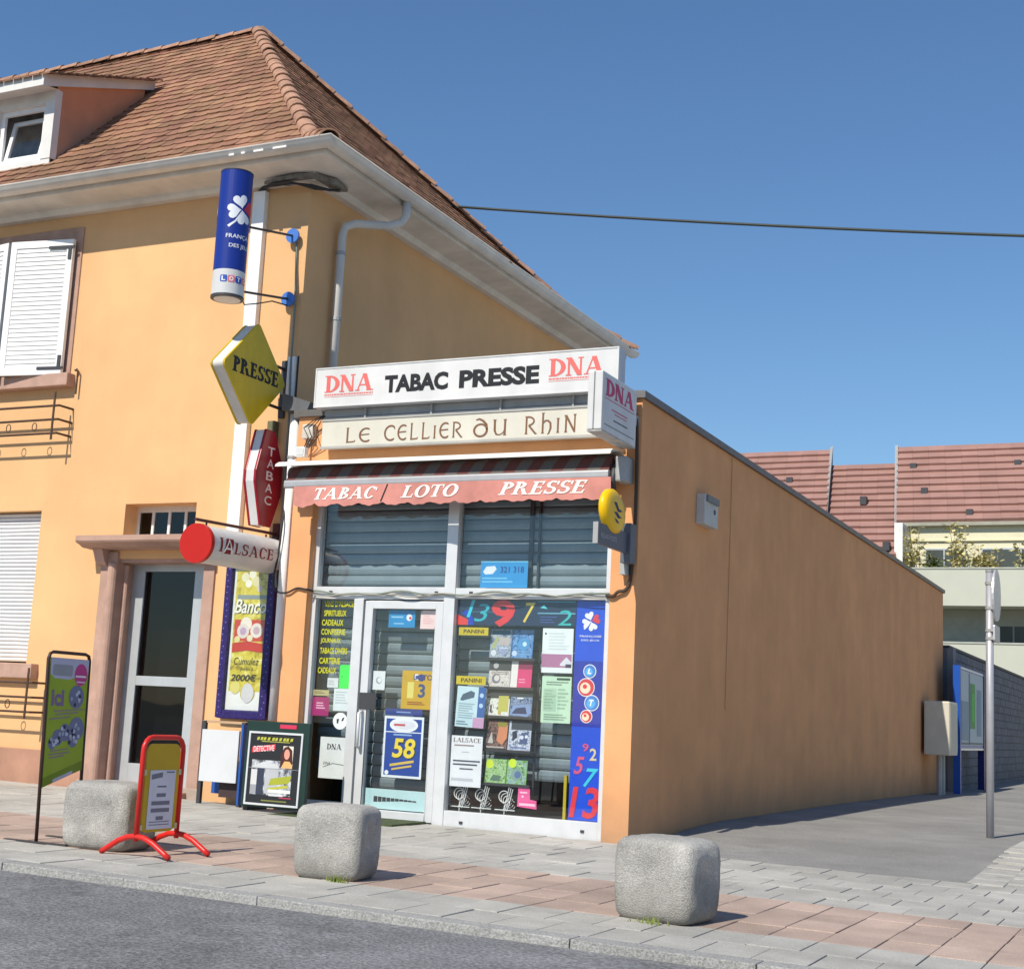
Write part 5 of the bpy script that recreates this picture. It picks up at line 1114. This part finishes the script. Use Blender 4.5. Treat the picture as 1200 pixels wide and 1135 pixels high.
for x in (-9.57, -9.06):
    mb = MB(); mb.tube([(x-.012, 12.48, gx+.02), (x+.022, 12.48, gx+.02)], .022, 10); mb.build('castor', DARKMETAL, t)

t = thing('poster_stand', 'dark green pavement poster stand with a black magazine poster in a silver frame', 'poster stand', (-8.42, 12.2, gz(-8.4)))
gx = gz(-8.4); ly = lambda z: 12.20+(z-.05)*.02
def lbox(mb, a, b, c, d, y0, y1): mb.add([(a, ly(c)+y0, c), (b, ly(c)+y0, c), (b, ly(c)+y1, c), (a, ly(c)+y1, c), (a, ly(d)+y0, d), (b, ly(d)+y0, d), (b, ly(d)+y1, d), (a, ly(d)+y1, d)], [(0, 3, 2, 1), (4, 5, 6, 7), (0, 1, 5, 4), (1, 2, 6, 5), (2, 3, 7, 6), (3, 0, 4, 7)])
GRN = mat('stand_dark_green', (.012, .035, .028), .4, .1, 5)
mb = MB(); lbox(mb, -8.83, -8.06, gx+.05, .95, 0, .05); mb.build('board', GRN, t, bevel=.006)
mb = MB(); mb.box(-8.83, -8.78, 12.25, 12.60, gx, gx+.06); mb.box(-8.11, -8.06, 12.25, 12.60, gx, gx+.06); mb.build('foot', DARKMETAL, t)
mb = MB()
for (a, b, c, d) in ((-8.785, -8.765, gx+.07, .845), (-8.145, -8.125, gx+.07, .845), (-8.765, -8.145, gx+.07, gx+.09), (-8.765, -8.145, .825, .845)): lbox(mb, a, b, c, d, -.014, -.001)
mb.build('silver_frame', ALU, t)
mb = MB(); lbox(mb, -8.42, -8.22, .885, .925, -.004, -.0005); mb.build('maker_badge', ink((200, 50, 84)), t)
px0, px1, pz0, pz1 = -8.763, -8.147, gx+.092, .823
def FP(u, v, d=0):
    z = pz0+(pz1-pz0)*v; return (px0+(px1-px0)*u, ly(z)-.004-d, z)
mb = MB(); mats = []
def el(P, c, d):
    m_ = ink(c)
    if m_ not in mats: mats.append(m_)
    mb.sheet(P, FP, d, mats.index(m_))
def elt(T, c, d):
    m_ = ink(c)
    if m_ not in mats: mats.append(m_)
    mb.tris(T, FP, d, mats.index(m_))
el(rect(0, 1, 0, 1), (34, 36, 40), 0); (mats.append(photo([(44, 46, 52), (104, 108, 114), (176, 180, 186), (210, 212, 214)], 16.)), mb.sheet(rect(.06, .86, .12, .62), FP, .0005, len(mats)-1)); el([(.06, .12), (.06, .3), (.24, .5), (.30, .14)], (150, 152, 158), .001); el(rect(.06, .18, .26, .48), (206, 204, 206), .0011)
el(rect(.18, .32, .12, .50), (52, 58, 76), .0015); el(rect(.34, .60, .14, .50), (176, 178, 182), .0012); el([(.06, .52), (.3, .60), (.6, .55), (.6, .50), (.06, .50)], (196, 198, 200), .0016)
el([(.04, .72), (.50, .78), (.50, .86), (.04, .80)], (206, 56, 70), .002); elt(text('DETECTIVE', .07, .48, .745, .83, .02, 0, 4), (240, 205, 205), .0024)
el(rect(.66, .86, .52, .84), (228, 214, 200), .002); el([(.62, .54), (.62, .70), (.68, .82), (.76, .84), (.84, .78), (.86, .60), (.84, .54)], (70, 36, 30), .0022); el([(u, v) for u, v in disc(.74, .72, .055, 16, .075)], (214, 150, 130), .0026); el([(.64, .52), (.70, .62), (.80, .62), (.86, .56), (.86, .52)], (222, 170, 110), .0026)
[el([(u, .905), (u+.05, .91), (u+.06, .955), (u+.012, .95)], (176, 176, 60), .002+u*.0003) for u in (.12, .19, .25, .33, .42, .48, .56, .64, .70, .78)]; el(rect(.22, .78, .885, .897), (170, 168, 80), .002)
el([(.42, .26), (.46, .36), (.86, .42), (.84, .34), (.8, .30)], (160, 164, 50), .002); el([(.40, .22), (.80, .28), (.80, .24), (.40, .19)], (176, 176, 60), .0022); el(rect(.42, .86, .16, .205), (220, 226, 214), .0024); el(rect(.44, .72, .11, .14), (206, 206, 210), .0022); el(rect(.65, .88, .085, .10), (190, 60, 90), .0022); el(rect(.3, .8, .03, .05), (120, 122, 60), .002)
el(rect(.0, 1, .50, .506), (140, 142, 146), .003)
mb.build('poster', mats, t, recalc=False)
# doormat
mb = MB(); g_ = gz(-7.5)
mb.box(-8.40, -6.96, 12.06, 12.74, g_-.008, g_+.014); tag(mb.build('doormat', mat('green_mat', (.09, .12, .05), .98, .2, 15, .8, 300), org=(-7.5, 12.5, g_), bevel=.003), 'worn green doormat on the pavement before the shop door', 'doormat')

# ------------------------------------------------------------------ concrete bollards
def bollard(x, y, w, d, h, rz, label):
    bm = bmesh.new(); bmesh.ops.create_cube(bm, size=1)
    bmesh.ops.subdivide_edges(bm, edges=list(bm.edges), cuts=9, use_grid_fill=True)
    n_ = 6.2
    for v in bm.verts:                                              # rounded block with dished sides
        p = v.co*2; m_ = (abs(p.x)**n_+abs(p.y)**n_+abs(p.z)**n_)**(1/n_); mx_ = max(abs(p.x), abs(p.y), abs(p.z))
        q = p*(mx_/m_) if m_ else p
        ax = max(range(3), key=lambda i: abs(p[i])); o_ = [i for i in range(3) if i != ax]
        e = max(0, 1-(q[o_[0]]**2+q[o_[1]]**2)/.62)
        if ax != 2: q[ax] *= 1-.12*e*e
        if q.z < 0: q.x *= 1+.03*q.z; q.y *= 1+.03*q.z
        v.co = Vector((q.x*w/2, q.y*d/2, (q.z+1)*h/2))
    bmesh.ops.subdivide_edges(bm, edges=list(bm.edges), cuts=1, use_grid_fill=True, smooth=.6)
    from mathutils import noise as mn
    for v in bm.verts:
        nn_ = mn.noise(v.co*28+Vector((x*9, 0, 0))); v.co += v.co.normalized()*nn_*.0035
    me = bpy.data.meshes.new('bollard'); bm.to_mesh(me); bm.free(); me.materials.append(CONC)
    me.polygons.foreach_set('use_smooth', [True]*len(me.polygons))
    o = bpy.data.objects.new('concrete_bollard', me); COL.objects.link(o); o.location = (x, y, gz(x)-.012); o.rotation_euler = (0, 0, R(rz))
    return tag(o, label, 'bollard', 'concrete block bollards along the kerb')
bollard(-7.20, 8.37, .59, .44, .49, 5, 'squat concrete block bollard behind the red-framed pavement sign')
bollard(-5.20, 8.31, .50, .41, .49, 8, 'squat concrete block bollard in front of the shop door, middle of three')
bollard(-2.87, 8.28, .535, .45, .49, -9, 'squat concrete block bollard in front of the blank side wall, nearest the alley')
tuft(-5.05, 8.09, 'tuft of yellow-green weeds at the foot of the middle bollard', 40, .05)
tuft(-2.9, 8.0, 'thin line of weeds under the bollard nearest the alley', 26, .10)

# ------------------------------------------------------------------ red pavement sign
t = thing('pavement_sign', 'low red tubular pavement sign with yellow panel and a white notice', 'pavement sign', (-6.70, 8.32, gz(-6.7)))
gx = gz(-6.7); RT = mat('red_tube_paint', lin((205, 40, 34)), .35, .08, 8)
XS = -6.70; ya, yb, zt_ = 8.07, 8.51, .845
pts = [(XS, ya, .13), (XS, ya, zt_-.09)]+[(XS, ya+.09-.09*math.cos(R(a)), zt_-.09+.09*math.sin(R(a))) for a in (20, 45, 70, 90)]+[(XS, yb-.09+.09*math.sin(R(a)), zt_-.09+.09*math.cos(R(a))) for a in (0, 20, 45, 70)]+[(XS, yb, zt_-.09), (XS, yb, .13)]
mb = MB(); mb.tube(pts, .0185, 10); mb.build('frame', RT, t, smooth=True)
for y in (ya, yb):
    mb = MB(); c = [(-.30, .015), (-.26, .04), (-.15, .105), (-.07, .135), (0, .142), (.07, .135), (.15, .105), (.26, .04), (.30, .015)]
    mb.tube([(XS+dx, y, gx+dz) for dx, dz in c], .020, 10); mb.build('foot', RT, t, smooth=True)
mb = MB(); mb.plate(rrect(ya+.035, yb-.035, .185, .80, .06), FX(XS), -.006, .006); mb.build('yellow_panel', mat('mustard_panel', lin((196, 160, 12)), .45, .06, 5), t)
mb = MB(); mb.plate(rect(ya+.085, yb-.075, .205, .615), FX(XS), .007, .010); mb.build('white_notice', ink((214, 212, 222)), t)
mb = MB(); F_ = FX(XS+.010)
mb.sheet([(ya+.10, .55), (ya+.22, .565), (ya+.22, .60), (ya+.10, .585)], F_, .001); mb.sheet(rect(ya+.26, yb-.09, .595, .605), F_, .001)
for z, w, h in ((.50, .10, .012), (.44, .10, .026), (.385, .20, .028), (.335, .20, .028), (.28, .08, .026), (.235, .22, .006), (.255, .22, .006)): mb.sheet(rect((ya+yb)/2-w/2, (ya+yb)/2+w/2, z-h/2, z+h/2), F_, .001)
mb.build('print', ink((120, 118, 132)), t, recalc=False)
mb = MB()
for y, z in ((ya+.03, .60), (yb-.03, .60), (ya+.03, .22), (yb-.03, .22)): mb.box(XS-.01, XS+.012, y-.012, y+.012, z-.02, z+.02)
mb.build('panel_clip', mat('clip_pale', (.6, .55, .3), .4), t)

# ------------------------------------------------------------------ tall advertising board
t = thing('advertising_board', 'tall narrow lime green advertising board in a thin dark frame beside the left bollard', 'advertising board', (-7.70, 8.3, gz(-7.7)))
gx = gz(-7.7); XB = -7.70; ya, yb = 8.17, 8.60; zt_ = 1.425
mb = MB(); pts = [(XB, ya, gx), (XB, ya-.03, .75), (XB, ya-.06, zt_-.05), (XB, ya-.045, zt_-.012), (XB, ya-.015, zt_), (XB, yb-.10, zt_), (XB, yb-.065, zt_-.012), (XB, yb-.05, zt_-.05), (XB, yb-.03, .75), (XB, yb, gx)]
mb.tube(pts, .013, 8); mb.build('frame', mat('brown_black_frame', (.045, .022, .018), .5), t, smooth=True)
mb = MB(); mb.box(XB-.3, XB+.3, ya-.02, ya+.02, gx, gx+.012); mb.box(XB-.3, XB+.3, yb-.02, yb+.02, gx, gx+.012); mb.build('base_bar', DARKMETAL, t)
def FBd(u, v, d=0):
    z = .40+.985*v
    if v < .2: z -= (.06)*(1-u)*(1-v/.2)*0
    k = (z-gx)/(zt_-gx); return (XB+.006+d, ya-.05*k+.012+(yb-ya-.024)*u, z)
mb = MB(); mats = []
mb.plate([(0, .03), (1, .16), (1, 1), (0, 1)], FBd, -.01, 0); mats.append(mat('board_lime', lin((150, 172, 30)), .4, .06, 4))
el = lambda P, c, d: (mats.append(ink(c)) if ink(c) not in mats else None, mb.sheet(P, FBd, d, mats.index(ink(c))))
elt = lambda T, c, d: (mats.append(ink(c)) if ink(c) not in mats else None, mb.tris(T, FBd, d, mats.index(ink(c))))
el([(0, 1), (0, .88), (.12, .845), (.5, .84), (.75, .87), (1, .89), (1, 1)], (186, 184, 206), .0006); el(rrect(.06, .58, .865, .95, .03), (150, 152, 160), .001); el(disc(.80, .88, .17, 20, .085), (196, 60, 136), .0014); el(rect(.66, .94, .86, .875), (232, 220, 232), .002); el(rect(.70, .92, .82, .83), (226, 200, 224), .002)
elt(text('ici', .07, .40, .635, .76, .04), (126, 104, 142), .001)
for (cx_, cz_, r_) in ((.72, .71, .20), (.30, .40, .14), (.48, .44, .15), (.78, .47, .20), (.17, .355, .10), (.70, .385, .13)):
    el(disc(cx_, cz_, r_, 14, r_*.45), (112, 118, 150), .001+cx_*.0002)
    for k in range(7):
        a = random.uniform(0, 6.28); q = random.uniform(.2, .8)*r_; el(disc(cx_+q*math.cos(a), cz_+q*.45*math.sin(a), .035, 8, .016), [(190, 196, 214), (44, 46, 76), (160, 166, 190)][k % 3], .0022+k*.0002)
for z, a, b in ((.60, .15, .95), (.575, .2, .8), (.54, .05, .6), (.30, .12, .6), (.275, .1, .65), (.25, .12, .5)): el([(a, z-.010), (b, z+.012), (b, z+.024), (a, z+.004)], (142, 132, 120), .001)
el([(0, .03), (0, .10), (1, .23), (1, .16)], (120, 142, 26), .0008); el([(.25, .063), (.75, .128), (.75, .155), (.25, .09)], (186, 184, 200), .0012)
mb.build('board', mats, t, recalc=False)

# ------------------------------------------------------------------ alley: sign post, box, notice board, wall
PXp, PYp = -2.09, 16.72; gx = galley(PXp, PYp)
t = thing('sign_post', 'grey metal sign post at the alley mouth carrying signs seen edge-on', 'sign post', (PXp, PYp, gx))
GALV = mat('galvanised_steel', (.44, .44, .47), .45, .08, 6, 0, metal=.35)
mb = MB(); mb.tube([(PXp, PYp, gx-.05), (PXp+.012, PYp, 2.99)], .042, 14); mb.build('post', GALV, t, smooth=True)
mb = MB(); mb.tube([(PXp+.012, PYp, 2.985), (PXp+.012, PYp, 3.01)], .046, 14); mb.build('cap', ZINC, t)
ca, sa = math.cos(R(-62)), math.sin(R(-62))                          # signs turned towards the side street
def FS(u, v, d=0): return (PXp+.075+d*.999+u*.015, PYp-.03+u*.999-d*.015, v)
mb = MB(); mb.plate(disc(.0, 2.72, .29, 28), FS, 0, .022); mb.build('round_sign', mat('sign_back_alu', (.58, .58, .60), .4, .05, 5, metal=.4), t)
mb = MB(); mb.plate(rrect(-.20, .20, 2.20, 2.38, .02), FS, 0, .02); mb.build('lower_sign', mat('sign_back_alu2', (.52, .52, .54), .4, .05, 5, metal=.4), t)
for z in (2.86, 2.58, 2.33, 2.24):
    mb = MB(); mb.tube([(PXp+.01, PYp, z-.016), (PXp+.01, PYp, z+.016)], .050, 14); mb.box(PXp+.03, PXp+.09, PYp-.06, PYp+.02, z-.016, z+.016); mb.build('clamp', ZINC, t)
gx = galley(-4.55, 28.8)
t = thing('utility_cabinet', 'cream wall-side utility cabinet on two posts at the far end of the side wall', 'utility cabinet', (-4.55, 28.8, gx))
mb = MB(); mb.box(-4.74, -4.26, 28.3, 29.3, .80, 1.82); mb.build('cabinet', mat('cream_cabinet', (.60, .56, .46), .6, .06, 5), t, bevel=.03)
mb = MB(); mb.box(-4.258, -4.252, 28.36, 29.24, .86, 1.76); mb.build('door', mat('cream_cabinet_door', (.57, .53, .44), .6, .06, 5), t)
for y in (28.6, 29.0):
    mb = MB(); mb.tube([(-4.5, y, gx-.05), (-4.5, y, .82)], .05, 8); mb.build('leg', ZINC, t)
t = thing('notice_board', 'town map board in a blue frame on blue posts before the grey block wall', 'notice board', (-4.35, 32, galley(-4.3, 32)))
BF = mat('board_blue', lin((24, 78, 168)), .4, .06, 5)
gx = galley(-4.3, 32)
mb = MB(); mb.box(-4.44, -4.34, 30.1, 33.75, .93, 2.60); mb.build('case', BF, t, bevel=.01)
for y in (30.12, 33.70):
    mb = MB(); mb.box(-4.46, -4.32, y-.06, y+.06, gx-.05, 2.60); mb.build('post', BF if y < 31 else mat('board_dark_blue', lin((20, 30, 96)), .4), t)
mb = MB(); mats = [ink((176, 190, 200)), ink((60, 150, 80)), ink((120, 150, 170)), ink((90, 110, 120)), ink((40, 190, 70))]; F_ = FX(-4.34)
mb.sheet(rect(30.25, 33.6, 1.0, 2.52), F_, .004, 0)
for a, b, c, d, m_ in ((31.6, 32.3, 1.35, 2.3, 1), (31.75, 32.15, 1.5, 2.1, 4), (30.3, 31.3, 1.1, 1.9, 2), (32.6, 33.3, 1.2, 2.2, 2), (30.3, 33.5, 1.02, 1.06, 3), (31.4, 31.5, 1.0, 2.5, 3)): mb.sheet(rect(a, b, c, d), F_, .006+.001*m_+a*.00005, m_)
mb.build('map', mats, t, recalc=False)
mb = MB(); mb.box(-4.34, -4.33, 30.15, 33.7, .90, .94); mb.box(-4.34, -4.33, 30.2, 33.7, 2.54, 2.58); mb.build('rail', ALU, t)
# grey block wall
t = thing('block_wall', 'dark grey concrete block wall running back from the shop', 'wall', (-4.8, 40, 0))
BW = mat('grey_block', (.155, .165, .19), .9, .12, 4, .3, 60, irand=.08)
mb = MB(); mb.box(-4.98, -4.72, 31.02, 62, -.3, 2.99); mb.build('core', mat('block_mortar', (.13, .135, .15), .95), t)
mb = MB()
for k in range(16):
    z = -.05+k*.19
    y = 31.6-(.25 if k % 2 else 0)
    while y < 61.5:
        j = random.uniform(0, .006); mb.box(-4.73, -4.70+j, y+.012, y+.488, z+.008, z+.182); y += .5
mb.build('blocks', BW, t, kind='stuff', recalc=False)
mb = MB(); mb.box(-4.99, -4.60, 31.03, 31.45, -.3, 3.02); mb.build('end_pier', mat('grey_pier', (.21, .215, .22), .9, .1, 4), t)
mb = MB(); mb.box(-5.0, -4.68, 31.03, 62, 3.0, 3.06); mb.build('coping', mat('wall_coping', (.10, .10, .11), .8), t)

# ------------------------------------------------------------------ apartment block behind
CREAM = mat('cream_render', (.70, .66, .48), .9, .05, 1, .1, 60); GREYB = mat('balcony_grey_green', (.50, .51, .43), .85, .04, 1)
RTILE = mat('salmon_roof_tiles', (.34, .19, .158), .85, .10, 1.2, .2, 30, irand=.06)
apt = thing('apartment_block', 'cream apartment block with salmon tile roof and planted balconies beyond the shop', 'apartment building', (-8, 54, -.3))
YA = 52.0
mb = MB(); mb.box(-9.85, 30, 53.6, 66, -.4, 8.92); mb.box(-40, -9.85, 53.2, 66, -.4, 6.6); mb.build('wall', CREAM, apt)
SHX = lambda v: (v[0]-(v[1]-53.4)*.185, v[1], v[2])             # the roof bays run back at a slight slant
def roof_sec(name, x0, x1, y0, z0, y1, z1, pitch):
    n = int(math.dist((y0, z0), (y1, z1))/pitch); mb = MB()
    for k in range(n):
        a, b = k/n, (k+1.25)/n
        ya, za, yb_, zb = y0+(y1-y0)*a, z0+(z1-z0)*a, y0+(y1-y0)*b, z0+(z1-z0)*b
        x = x0
        while x < x1-.01:
            xe = min(x+.62, x1); j = random.uniform(-.01, .01)
            mb.add([(x, ya, za+.17+j), (xe, ya, za+.17+j), (xe, yb_, zb+.03), (x, yb_, zb+.03), (x, ya+.14, za-.02), (xe, ya+.14, za-.02)], [(0, 1, 2, 3), (4, 5, 1, 0)]); x = xe+.004
    mb.v = [SHX(v) for v in mb.v]
    sec = MB(); sec.quad((x0, y0, z0), (x1, y0, z0), (x1, y1, z1), (x0, y1, z1)); sec.v = [SHX(v) for v in sec.v]; ro = sec.build('roof', RTILE, apt, recalc=False)
    mb.build(name, RTILE, ro, kind='stuff', recalc=False); return ro
# slopes: right part ends above the cream wall, left parts run further down
sl = 3.5/4.0
zf = lambda y: 8.92+(y-53.4)*sl
roof_sec('roof_tiles', -9.95, 30, 53.4, 8.92, 57.6, zf(57.6), .47)
roof_sec('roof_tiles', -12.55, -9.98, 50.6, zf(50.6)-.25, 57.0, zf(57.0)-.25, .47)
roof_sec('roof_tiles', -40, -12.60, 50.6, zf(50.6)+.0, 57.6, zf(57.6)+.0, .47)
mb = MB(); mb.add([(-10.02, 53.3, 8.8), (-9.90, 53.3, 8.8), (-9.90, 57.6, zf(57.6)+.18), (-10.02, 57.6, zf(57.6)+.18)], [(0, 1, 2, 3)]); mb.add([(-12.66, 50.6, zf(50.6)-.2), (-12.54, 50.6, zf(50.6)+.25), (-12.54, 57.6, zf(57.6)+.25), (-12.66, 57.6, zf(57.6)+.18)], [(0, 1, 2, 3)])
mb.v = [SHX(v) for v in mb.v]; mb.build('verge_flashing', ZINC, apt, recalc=False)
mb = MB(); mb.add([(-12.545, 50.6, zf(50.6)-.5), (-12.545, 50.6, zf(50.6)+.25), (-12.545, 57.6, zf(57.6)+.25), (-12.545, 57.6, zf(57.6)-.6)], [(0, 1, 2, 3)]); mb.add([(-9.985, 53.3, zf(53.3)-.5), (-9.985, 53.3, 8.85), (-9.985, 57.6, zf(57.6)+.15), (-9.985, 57.6, zf(57.6)-.6)], [(0, 1, 2, 3)]); mb.v = [SHX(v) for v in mb.v]; mb.build('verge_wall', DARKMETAL, apt, recalc=False)
mb = MB(); mb.box(-9.9, 30, 53.35, 53.50, 8.84, 8.97); mb.build('eaves_gutter', mat('eaves_grey', (.33, .32, .26), .7), apt)
for x, y in ((-12.3, 53), (-14.2, 55.8), (-11.2, 54.6), (-9.3, 56.4), (-8.9, 55.0), (-5.4, 56.4), (-7.3, 53.8), (-10.3, 52.2)):
    x -= (y-53.4)*.185; mb = MB(); mb.box(x-.12, x+.12, y-.1, y+.2, zf(y)-.1, zf(y)+.22); mb.build('roof_vent', DARKMETAL, apt)
# balconies
for z0, z1, x0 in ((5.78, 7.08, -9.75), (3.15, 4.45, -9.75)):
    mb = MB(); mb.box(x0, 30, YA, YA+.16, z0, z1); mb.box(x0, 30, YA+.16, 53.6, z0, z0+.25); bal = mb.build('balcony', GREYB, apt)
    mb = MB(); mb.box(x0-.03, 30, YA-.03, YA+.19, z1+.002, z1+.06); mb.build('coping', mat('coping_grey', (.42, .43, .38), .8), bal)
mb = MB(); mb.box(-9.8, -9.5, 52.2, 53.6, 7.0, 8.80); mb.build('end_wall', WHITEPAINT, apt)
for (x0, x1, z0, z1) in ((-8.95, -7.55, 6.2, 8.02), (-6.95, -4.2, 6.2, 8.02), (-6.7, -5.0, 3.5, 5.25), (-9.0, -8.55, 3.5, 5.5), (-3.0, -.5, 6.2, 8.02)):
    mb = MB(); mb.box(x0, x1, 53.54, 53.62, z0, z1); w = mb.build('window', ALU2, apt)
    xm = (x0+x1)/2
    for a, b in ((x0+.06, xm-.03), (xm+.03, x1-.06)):
        mb = MB(); mb.box(a, b, 53.51, 53.535, z0+.06, z1-.06); mb.build('pane', mat('far_window_glass', (.08, .09, .08), .15, .1, 2), w)
mb = MB(); mb.box(-9.6, 30, 53.52, 53.60, 8.28, 8.31); mb.build('string_course', mat('string_course', (.60, .55, .38), .9), apt)
mb = MB(); mb.box(-9.7, 30, 53.53, 53.60, 3.4, 5.77); mb.build('recess_wall', mat('recess_shade_tone', (.40, .40, .34), .9), apt)  # shade under the upper balcony is put into this darker wall colour
# balcony plants
BAM = mat('bamboo_leaves', (.50, .45, .20), .7, .2, 3, irand=.3, hue=.02); BAM2 = mat('dark_leaves', (.13, .17, .045), .7, .3, 3, irand=.35, hue=.02); CANE = mat('bamboo_cane', (.40, .34, .16), .7)
POT = mat('planter_grey', (.30, .30, .28), .8)
def plant(x, w, h, n, dens, m, label):
    y, z = 52.45, 6.15
    t = thing('balcony_plant', label, 'plant', (x, y, z), 'plants behind the upper balcony')
    mb = MB(); mb.box(x-w*.5, x+w*.5, y-.16, y+.16, z-.12, z+.45); mb.build('planter', POT, t)
    st = MB(); lf = MB()
    for i in range(n):
        sx_ = x+random.uniform(-.5, .5)*w*.8; hh = h*random.uniform(.55, 1); lx, ly_ = random.uniform(-.25, .25), random.uniform(-.15, .15)
        st.tube([(sx_, y, z+.4), (sx_+lx*.4, y+ly_*.4, z+.4+hh*.5), (sx_+lx, y+ly_, z+.4+hh)], [.018, .014, .006], 5)
        for k in range(dens):
            u = random.uniform(.12, 1); cx_, cy_, cz_ = sx_+lx*u, y+ly_*u, z+.4+hh*u
            a = random.uniform(0, 6.28); e = random.uniform(-.7, .5); Lf = random.uniform(.12, .26); wd_ = Lf*.28
            d = Vector((math.cos(a)*math.cos(e), math.sin(a)*math.cos(e), math.sin(e))); q = d.cross(Vector((random.uniform(-1, 1), random.uniform(-1, 1), 1))).normalized()
            o_ = Vector((cx_, cy_, cz_))+d*random.uniform(.02, .18)
            lf.add([o_, o_+d*Lf*.5+q*wd_, o_+d*Lf, o_+d*Lf*.5-q*wd_], [(0, 1, 2, 3)])
    st.build('stems', CANE, t); lf.build('foliage', m, t, recalc=False)
plant(-9.2, .7, 2.4, 9, 34, BAM, 'tall pale bamboo at the left end of the upper balcony')
plant(-8.6, .7, 1.15, 7, 60, BAM2, 'low dark leafy shrub before the left balcony window')
plant(-7.55, .9, 2.4, 11, 34, BAM, 'tallest pale bamboo between the two balcony windows')
plant(-6.5, 1.1, 1.6, 12, 44, BAM, 'yellow-green bamboo clump just left of the signpost')
plant(-4.9, .8, 1.1, 9, 50, BAM2, 'dark green shrub on the balcony right of the signpost')
plant(-5.4, .3, 2.2, 3, 26, BAM, 'thin spindly bamboo cane rising behind the signpost')
# a pole standing on the balcony side seen past the signpost
